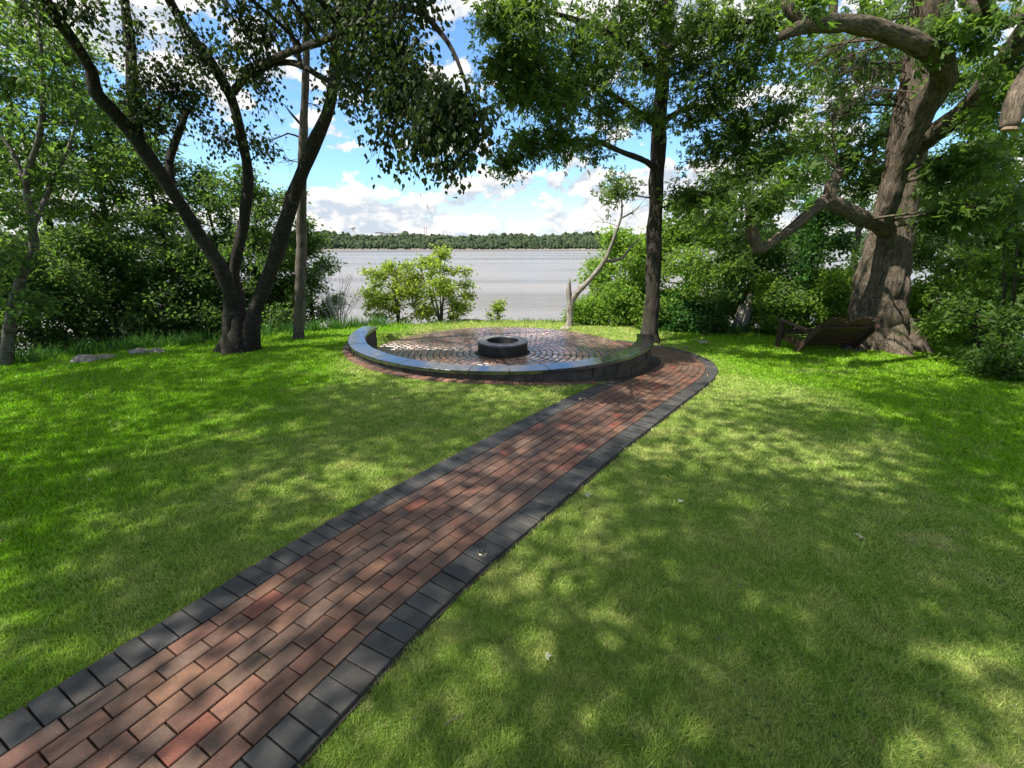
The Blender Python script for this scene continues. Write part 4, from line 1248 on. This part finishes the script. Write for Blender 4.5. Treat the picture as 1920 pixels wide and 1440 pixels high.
# ---- leaning dead trunk with its broken snag
p0 = at(1068, 612, 12.6); p0[2] = gz(p0[0], p0[1]); yb = 12.6
T = Tree('dead_leaning_tree', 'bleached dead trunk leaning right beside a broken snag', 'dead tree', p0, 'dead_bark', 'oak_leaf', 0.12, 0.6, 'lobed', seed=96)
T.limb(np.vstack([p0 + (0, 0, -.3), at(1068, 600, yb), at(1070, 572, yb), at(1082, 548, yb), at(1105, 525, yb), at(1130, 495, yb - .1), at(1142, 470, yb - .1), at(1155, 435, yb - .2), at(1165, 405, yb - .2), at(1166, 372, yb - .3)]),
       [.13, .10, .095, .08, .068, .06, .048, .04, .03, .012], 'trunk', 10, .14)
T.limb(pix([(1069, 570, yb), (1066, 545, yb), (1068, 520, yb)]), [.085, .075, .015], 'broken_snag', 8, .2)
T.limb(pix([(1135, 490, yb), (1165, 485, yb), (1185, 460, yb), (1200, 448, yb)]), [.05, .04, .028, .015], 'limb', 7)
T.limb(pix([(1163, 410, yb), (1190, 395, yb), (1212, 370, yb)]), [.025, .018, .006], 'limb', 5)
for px, py, rp in ((1160, 370, 28), (1120, 415, 30), (1190, 400, 30)):
    T.clump(at(px, py, yb), R3(rp, yb), 10, 0, bare=True, thick=.012)
for px, py, rp in ((1140, 352, 22),):
    T.clump(at(px, py, yb - .3), R3(rp, yb), 9, 7)
T.finish()

# ---- two cut stumps
p0 = on_ground(1388, 622); yb = p0[1]
t = empty('cut_stump', p0); tag(t, 'pair of leaning sawn-off stems growing from one stump', 'stump')
for L, rr in (([(1378, 622), (1384, 600), (1395, 572)], (.12, .11, .10)), ([(1390, 620), (1398, 595), (1409, 552)], (.16, .13, .125))):
    P, r = catmull(pix([(a, b, yb) for a, b in L]), rr, .1)
    m = MB(); m.tube(P, r, 12, False, .07, 4); st_ = m.build('stem', 'dead_bark', t, True)
    d = (P[-1] - P[-2]) / np.linalg.norm(P[-1] - P[-2])
    m = MB(); m.tube([P[-1] - d * .01, P[-1] + d * .008], [r[-1] * .97, r[-1] * .95], 12); m.build('sawn_top', 'cut_wood', t).parent = st_
m = MB(); U, Fi = ico(2); m.add(U * (1 + .1 * np.sin(U[:, :1] * 7)) * (.32, .28, .16) + p0 + (0, 0, .03), tris=Fi); m.build('root_flare', 'grey_bark', t, True)


# ---- shade trees that stand outside the picture but throw their dappled shade into it
for a in [dict(label='shade tree standing outside the left edge of the picture', x=-8.8, Yd=1.2, height=13.5, half=4.2, seed=120, clumps=40),
          dict(label='shade tree farthest to the left outside the picture', x=-13.5, Yd=3.4, height=14.0, half=4.4, seed=124, clumps=38),
          dict(label='shade tree standing behind the camera to the left', x=-5.4, Yd=-3.0, height=13.5, half=4.4, seed=121, leany=.10),
          dict(label='leaning shade tree standing just behind the camera', x=-1.8, Yd=-1.8, height=14.0, half=5.2, seed=122, low=.55, leany=.27, clumps=52),
          dict(label='tall shade tree standing behind the camera to the right', x=3.0, Yd=-3.2, height=14.5, half=4.8, seed=123, low=.5, leany=.32, clumps=42)]:
    kw = dict(low=.42, clumps=34); kw.update(a)
    wood_tree('shade_tree', px=0, top_px=0, half_px=0, bark_m='wood_bark', leaf_m='maple_leaf', group='shade trees beside the lawn', twigs=22, leaves=12, leaf=0.15, ratio=.7, spread=.14, **kw)


# ------------------------------------------------------------------ bench
def build_bench():
    fx = np.array([-0.15, 0.99, 0.0]); fx /= np.linalg.norm(fx)      # where it faces: to the river
    wx = np.cross(fx, (0, 0, 1))                                      # along its length, to the right and away
    M = np.array([wx, fx, (0, 0, 1)]).T
    p = on_ground(1490, 660) - M @ np.array([-0.70, 0.16, 0.0]); p[2] = gz(p[0], p[1])
    root = empty('slatted_bench', p); tag(root, 'dark stained slatted bench with reclined back beside the maple trunk', 'bench')

    def W(l): return p + M @ np.array(l)

    def board(name, a, b, w, th, wdir, chf=0.0):
        """a board from a to b (local), width along wdir"""
        a, b = np.array(a, float), np.array(b, float); d = b - a; L = np.linalg.norm(d); d /= L
        wd = np.array(wdir, float); wd -= d * (wd @ d); wd /= np.linalg.norm(wd); n = np.cross(d, wd)
        m = MB(); m.box(W((a + b) / 2), (L, w, th), M @ np.array([d, wd, n]).T, chf); m.build(name, 'stained_wood', root)
    HW = 0.70
    rec = np.array([0, -0.62, 0.80]); rec /= np.linalg.norm(rec)
    foot = np.array([0, 0.10, 0.0])
    for sx in (-1, 1):                                               # reclining back stiles stand on the ground
        board('back_stile', (sx * HW, 0.16, -0.02), np.array([sx * HW, 0.16, -0.02]) + rec * 0.86, 0.12, 0.04, (0, 1, 0))
        board('front_leg', (sx * HW, 0.72, -0.02), (sx * HW, 0.70, 0.60), 0.13, 0.04, (0, 1, 0))
        board('seat_rail', (sx * (HW - .042), 0.86, 0.30), (sx * (HW - .042), 0.10, 0.17), 0.12, 0.035, (0, 0, 1))
        board('armrest', (sx * HW, 0.80, 0.62), (sx * HW, -0.10, 0.54), 0.13, 0.03, (1, 0, 0))
    for k in range(6):
        f = k / 5.0
        board('seat_slat', (-HW + .02, 0.82 - 0.62 * f, 0.365 - 0.115 * f), (HW - .02, 0.82 - 0.62 * f, 0.365 - 0.115 * f), 0.10, 0.024, (0, 1, -.18))
    n = 12
    for k in range(n):
        x = -HW + .085 + (2 * HW - .17) * k / (n - 1)
        half = (k % 6 - 2.5) / 2.5
        top = 0.90 - 0.13 * half * half
        o = np.array([x, 0.135, 0.14])
        board('back_slat', o + rec * 0.0, o + rec * top, 0.092, 0.022, (1, 0, 0), 0.004)
    for d in (0.10, 0.62):
        c = np.array([0, 0.135, 0.14]) + rec * d + np.array([0, -0.031, -0.024])
        board('back_batten', c + (-HW + .03, 0, 0), c + (HW - .03, 0, 0), 0.07, 0.034, rec)


build_bench()

# ------------------------------------------------------------------ boulders, edge plants, fallen bits
U3, F3 = ico(3)
for k, (px, py, sx, sy, sz, lab) in enumerate([(160, 678, .22, .16, .10, 'largest pale boulder, leftmost of the row at the lawn edge'), (197, 672, .17, .13, .06, 'flat pale boulder second from the left at the lawn edge'),
                                               (262, 664, .17, .14, .11, 'round pale boulder standing alone in front of the left wood'), (296, 661, .14, .12, .08, 'rightmost pale boulder of the row at the lawn edge'),
                                               (1060, 617, .13, .10, .07, 'small stone at the foot of the dead leaning trunk'), (1318, 643, .11, .09, .05, 'grey stone on the lawn edge beyond the path bend')]):
    p = on_ground(px, py); g = np.random.default_rng(300 + k)
    f = 1 + .13 * np.sin(U3 @ g.normal(0, 2.2, 3) + g.uniform(0, 6)) + .07 * np.sin(U3 @ g.normal(0, 4, 3))
    f = f + .035 * np.sin(U3 @ g.normal(0, 9, 3)) + .02 * g.normal(size=len(U3))
    V = U3 * f[:, None] * (sx, sy, sz) + (0, 0, sz * .15)
    o = obj('boulder', mesh_np('boulder', V, F3, 'boulder', smooth=False)); o.location = p
    tag(o, lab, 'boulder', 'boulders along the lawn edge')


def blade_plant(name, label, p, n, L, w, material, group, seed, arch=1.0, cat='plant'):
    """a rosette of arching strap leaves, each its own part"""
    g = np.random.default_rng(seed); root = empty(name, p); tag(root, label, cat, group)
    for k in range(n):
        a = k * 2.399 + g.uniform(-.4, .4); el = g.uniform(.35, 1.25); ln = L * g.uniform(.7, 1.15)
        t = np.linspace(0, 1, 6); rr = ln * t * math.cos(el) * (1 + .25 * t); zz = ln * (t * math.sin(el) - arch * .55 * t ** 2 * math.cos(el) - .1 * t ** 2)
        c, s = math.cos(a), math.sin(a); ww = w * np.sin(np.pi * (0.1 + 0.9 * t) ** 0.8) * g.uniform(.8, 1.1)
        mid = np.c_[rr * c, rr * s, zz]; sd = np.array([-s, c, 0])
        V = np.concatenate([mid - sd * ww[:, None] + (0, 0, .15 * w), mid, mid + sd * ww[:, None] + (0, 0, .15 * w)])
        Q = [(i, i + 1, 6 + i + 1, 6 + i) for i in range(5)] + [(6 + i, 7 + i, 13 + i, 12 + i) for i in range(5)]
        obj('leaf', mesh_np('leaf', V, np.array(Q), material, np.full(10, g.random()), True), root)


for k, (px, py, n, L, w, lab) in enumerate([(1838, 700, 26, .42, .05, 'hosta clump at the lawn edge right of the maple, left of two'), (1893, 712, 28, .46, .055, 'hosta clump nearest the right edge of the lawn'),
                                            (1745, 676, 20, .30, .035, 'low leafy clump in sun beside the maple roots')]):
    blade_plant('hosta', lab, on_ground(px, py), n, L, w, 'lush_leaf' if k < 2 else 'bright_leaf', 'hostas at the lawn edge', 400 + k)


def edge_growth():
    """uncut grass and weeds along the foot of both woods"""
    g = np.random.default_rng(55); V = []; rn = []
    N = 42000
    X = g.uniform(-12.5, 12.5, N); D = np.abs(g.normal(0.0, .45, N)) - 0.12
    Y = np.interp(X, EDGE_X, EDGE_Y) + D
    k = (np.hypot(X - CX, Y - CY) > R_PAT + .35)
    k &= ~((np.abs(X + .2) < 3.2) & (g.random(N) < .8))
    clumpy = np.sin(X * 6.1 + 3 * np.sin(X * 1.3)) * np.sin(Y * 5 + X * 2)
    k &= g.random(N) < np.clip(.5 + .6 * clumpy, .06, 1)
    X, Y = X[k], Y[k]; n = len(X); Z = ground_z(X, Y, False)
    H = g.uniform(.06, .34, n) * (0.5 + g.random(n)); H = np.where(np.abs(X + .2) < 3.2, H * .4, H)
    w = g.uniform(.004, .009, n); a = g.uniform(0, 6.28, n); la = g.uniform(0, 6.28, n); ln = np.abs(g.normal(.35, .25, n))
    c, s = np.cos(a), np.sin(a)
    B0 = np.c_[X - c * w, Y - s * w, Z - .01]; B1 = np.c_[X + c * w, Y + s * w, Z - .01]
    ox, oy = np.cos(la) * ln * H, np.sin(la) * ln * H
    M0 = np.c_[X - c * w * .8 + ox * .35, Y - s * w * .8 + oy * .35, Z + H * .6]; M1 = np.c_[X + c * w * .8 + ox * .35, Y + s * w * .8 + oy * .35, Z + H * .6]
    Tp = np.c_[X + ox, Y + oy, Z + H * .95]
    Vv = np.stack([B0, B1, M1, M0, Tp], 1).reshape(-1, 3); b = np.arange(n)[:, None] * 5
    F = np.concatenate([b + [0, 1, 2], b + [0, 2, 3], b + [3, 2, 4]], 1).reshape(-1, 3)
    tag(obj('tall_grass', mesh_np('tall_grass', Vv, F, 'lush_leaf', np.repeat(g.random(n), 3))), 'uncut grass and weeds fringing the lawn', 'grass', kind='stuff')


edge_growth()



def lawn_bits():
    g = np.random.default_rng(91)
    for name, n, size, material, lab, cat in (('clover', 3200, .020, 'wood_leaf', 'clover and small weeds scattered through the lawn', 'clover'), ('leaf_litter', 160, .018, 'twig_brown', 'small brown bits of leaf litter on the lawn', 'leaf litter')):
        if name == 'clover':
            cen = np.c_[g.uniform(-8, 8, 70), g.uniform(1.2, 10, 70)]; i = g.integers(0, 70, n)
            P = cen[i] + g.normal(0, .22, (n, 2))
        else: P = np.c_[g.uniform(-8, 8, n), 1.2 + 9 * g.random(n) ** 1.4]
        ok = (path_dist(P[:, 0], P[:, 1]) > (.70 if name == 'clover' else .3)) & (np.hypot(P[:, 0] - CX, P[:, 1] - CY) > R_OUT + .25) & (edge_dist(P[:, 0], P[:, 1]) < 0)
        P = P[ok]; n = len(P)
        on = path_dist(P[:, 0], P[:, 1]) < .62
        C = np.c_[P, ground_z(P[:, 0], P[:, 1], False) + np.where(on, .037, g.uniform(.02, .035, n))]
        a = g.uniform(0, 6.28, n); D = np.c_[np.cos(a), np.sin(a), g.normal(.05, .12, n)]; Nn = np.c_[g.normal(0, .25, (n, 2)), np.ones(n)]
        V, F, per = leaf_geo(C, D, Nn, size * g.uniform(.5, 1.4, n), .75, 'ovate')
        tag(obj(name, mesh_np(name, V, F, material, np.repeat(g.random(n), per))), lab, cat, kind='stuff')


lawn_bits()

for k, (px, py, s, lab) in enumerate([(1097, 935, .07, 'pale fallen leaf on the lawn near the path, in shade'), (1279, 948, .07, 'pale fallen leaf on the right lawn'), (1610, 1010, .08, 'fallen leaf lying far out on the right lawn'),
                                      (1022, 1240, .05, 'small pale fallen leaf on the near lawn'), (1070, 932, .035, 'tiny pale petal beside the path edge'), (175, 905, .06, 'pale fallen leaf on the left lawn')]):
    p = on_ground(px, py) + (0, 0, .035); g = np.random.default_rng(500 + k)
    V, F, per = leaf_geo(np.zeros((1, 3)), np.array([[math.cos(k * 2.1), math.sin(k * 2.1), .15]]), np.array([[.2, -.3, 1.0]]), np.array([s * .75]), .8, 'lobed')
    o = obj('fallen_leaf', mesh_np('fallen_leaf', V, F, 'pale_leaf')); o.location = p; tag(o, lab, 'leaf', 'fallen leaves')
a, b = on_ground(832, 1370), on_ground(872, 1348)
m = MB(); m.tube([a + (0, 0, .03), (a + b) / 2 + (.004, .006, .036), b + (0, 0, .03)], [.003, .003, .002], 5)
o = m.build('fallen_twig', 'twig_brown'); tag(o, 'thin dark fallen twig lying on the near lawn', 'twig')

print('leaves', sum(s[1] for s in STAT), 'leaf tris', sum(s[2] for s in STAT))
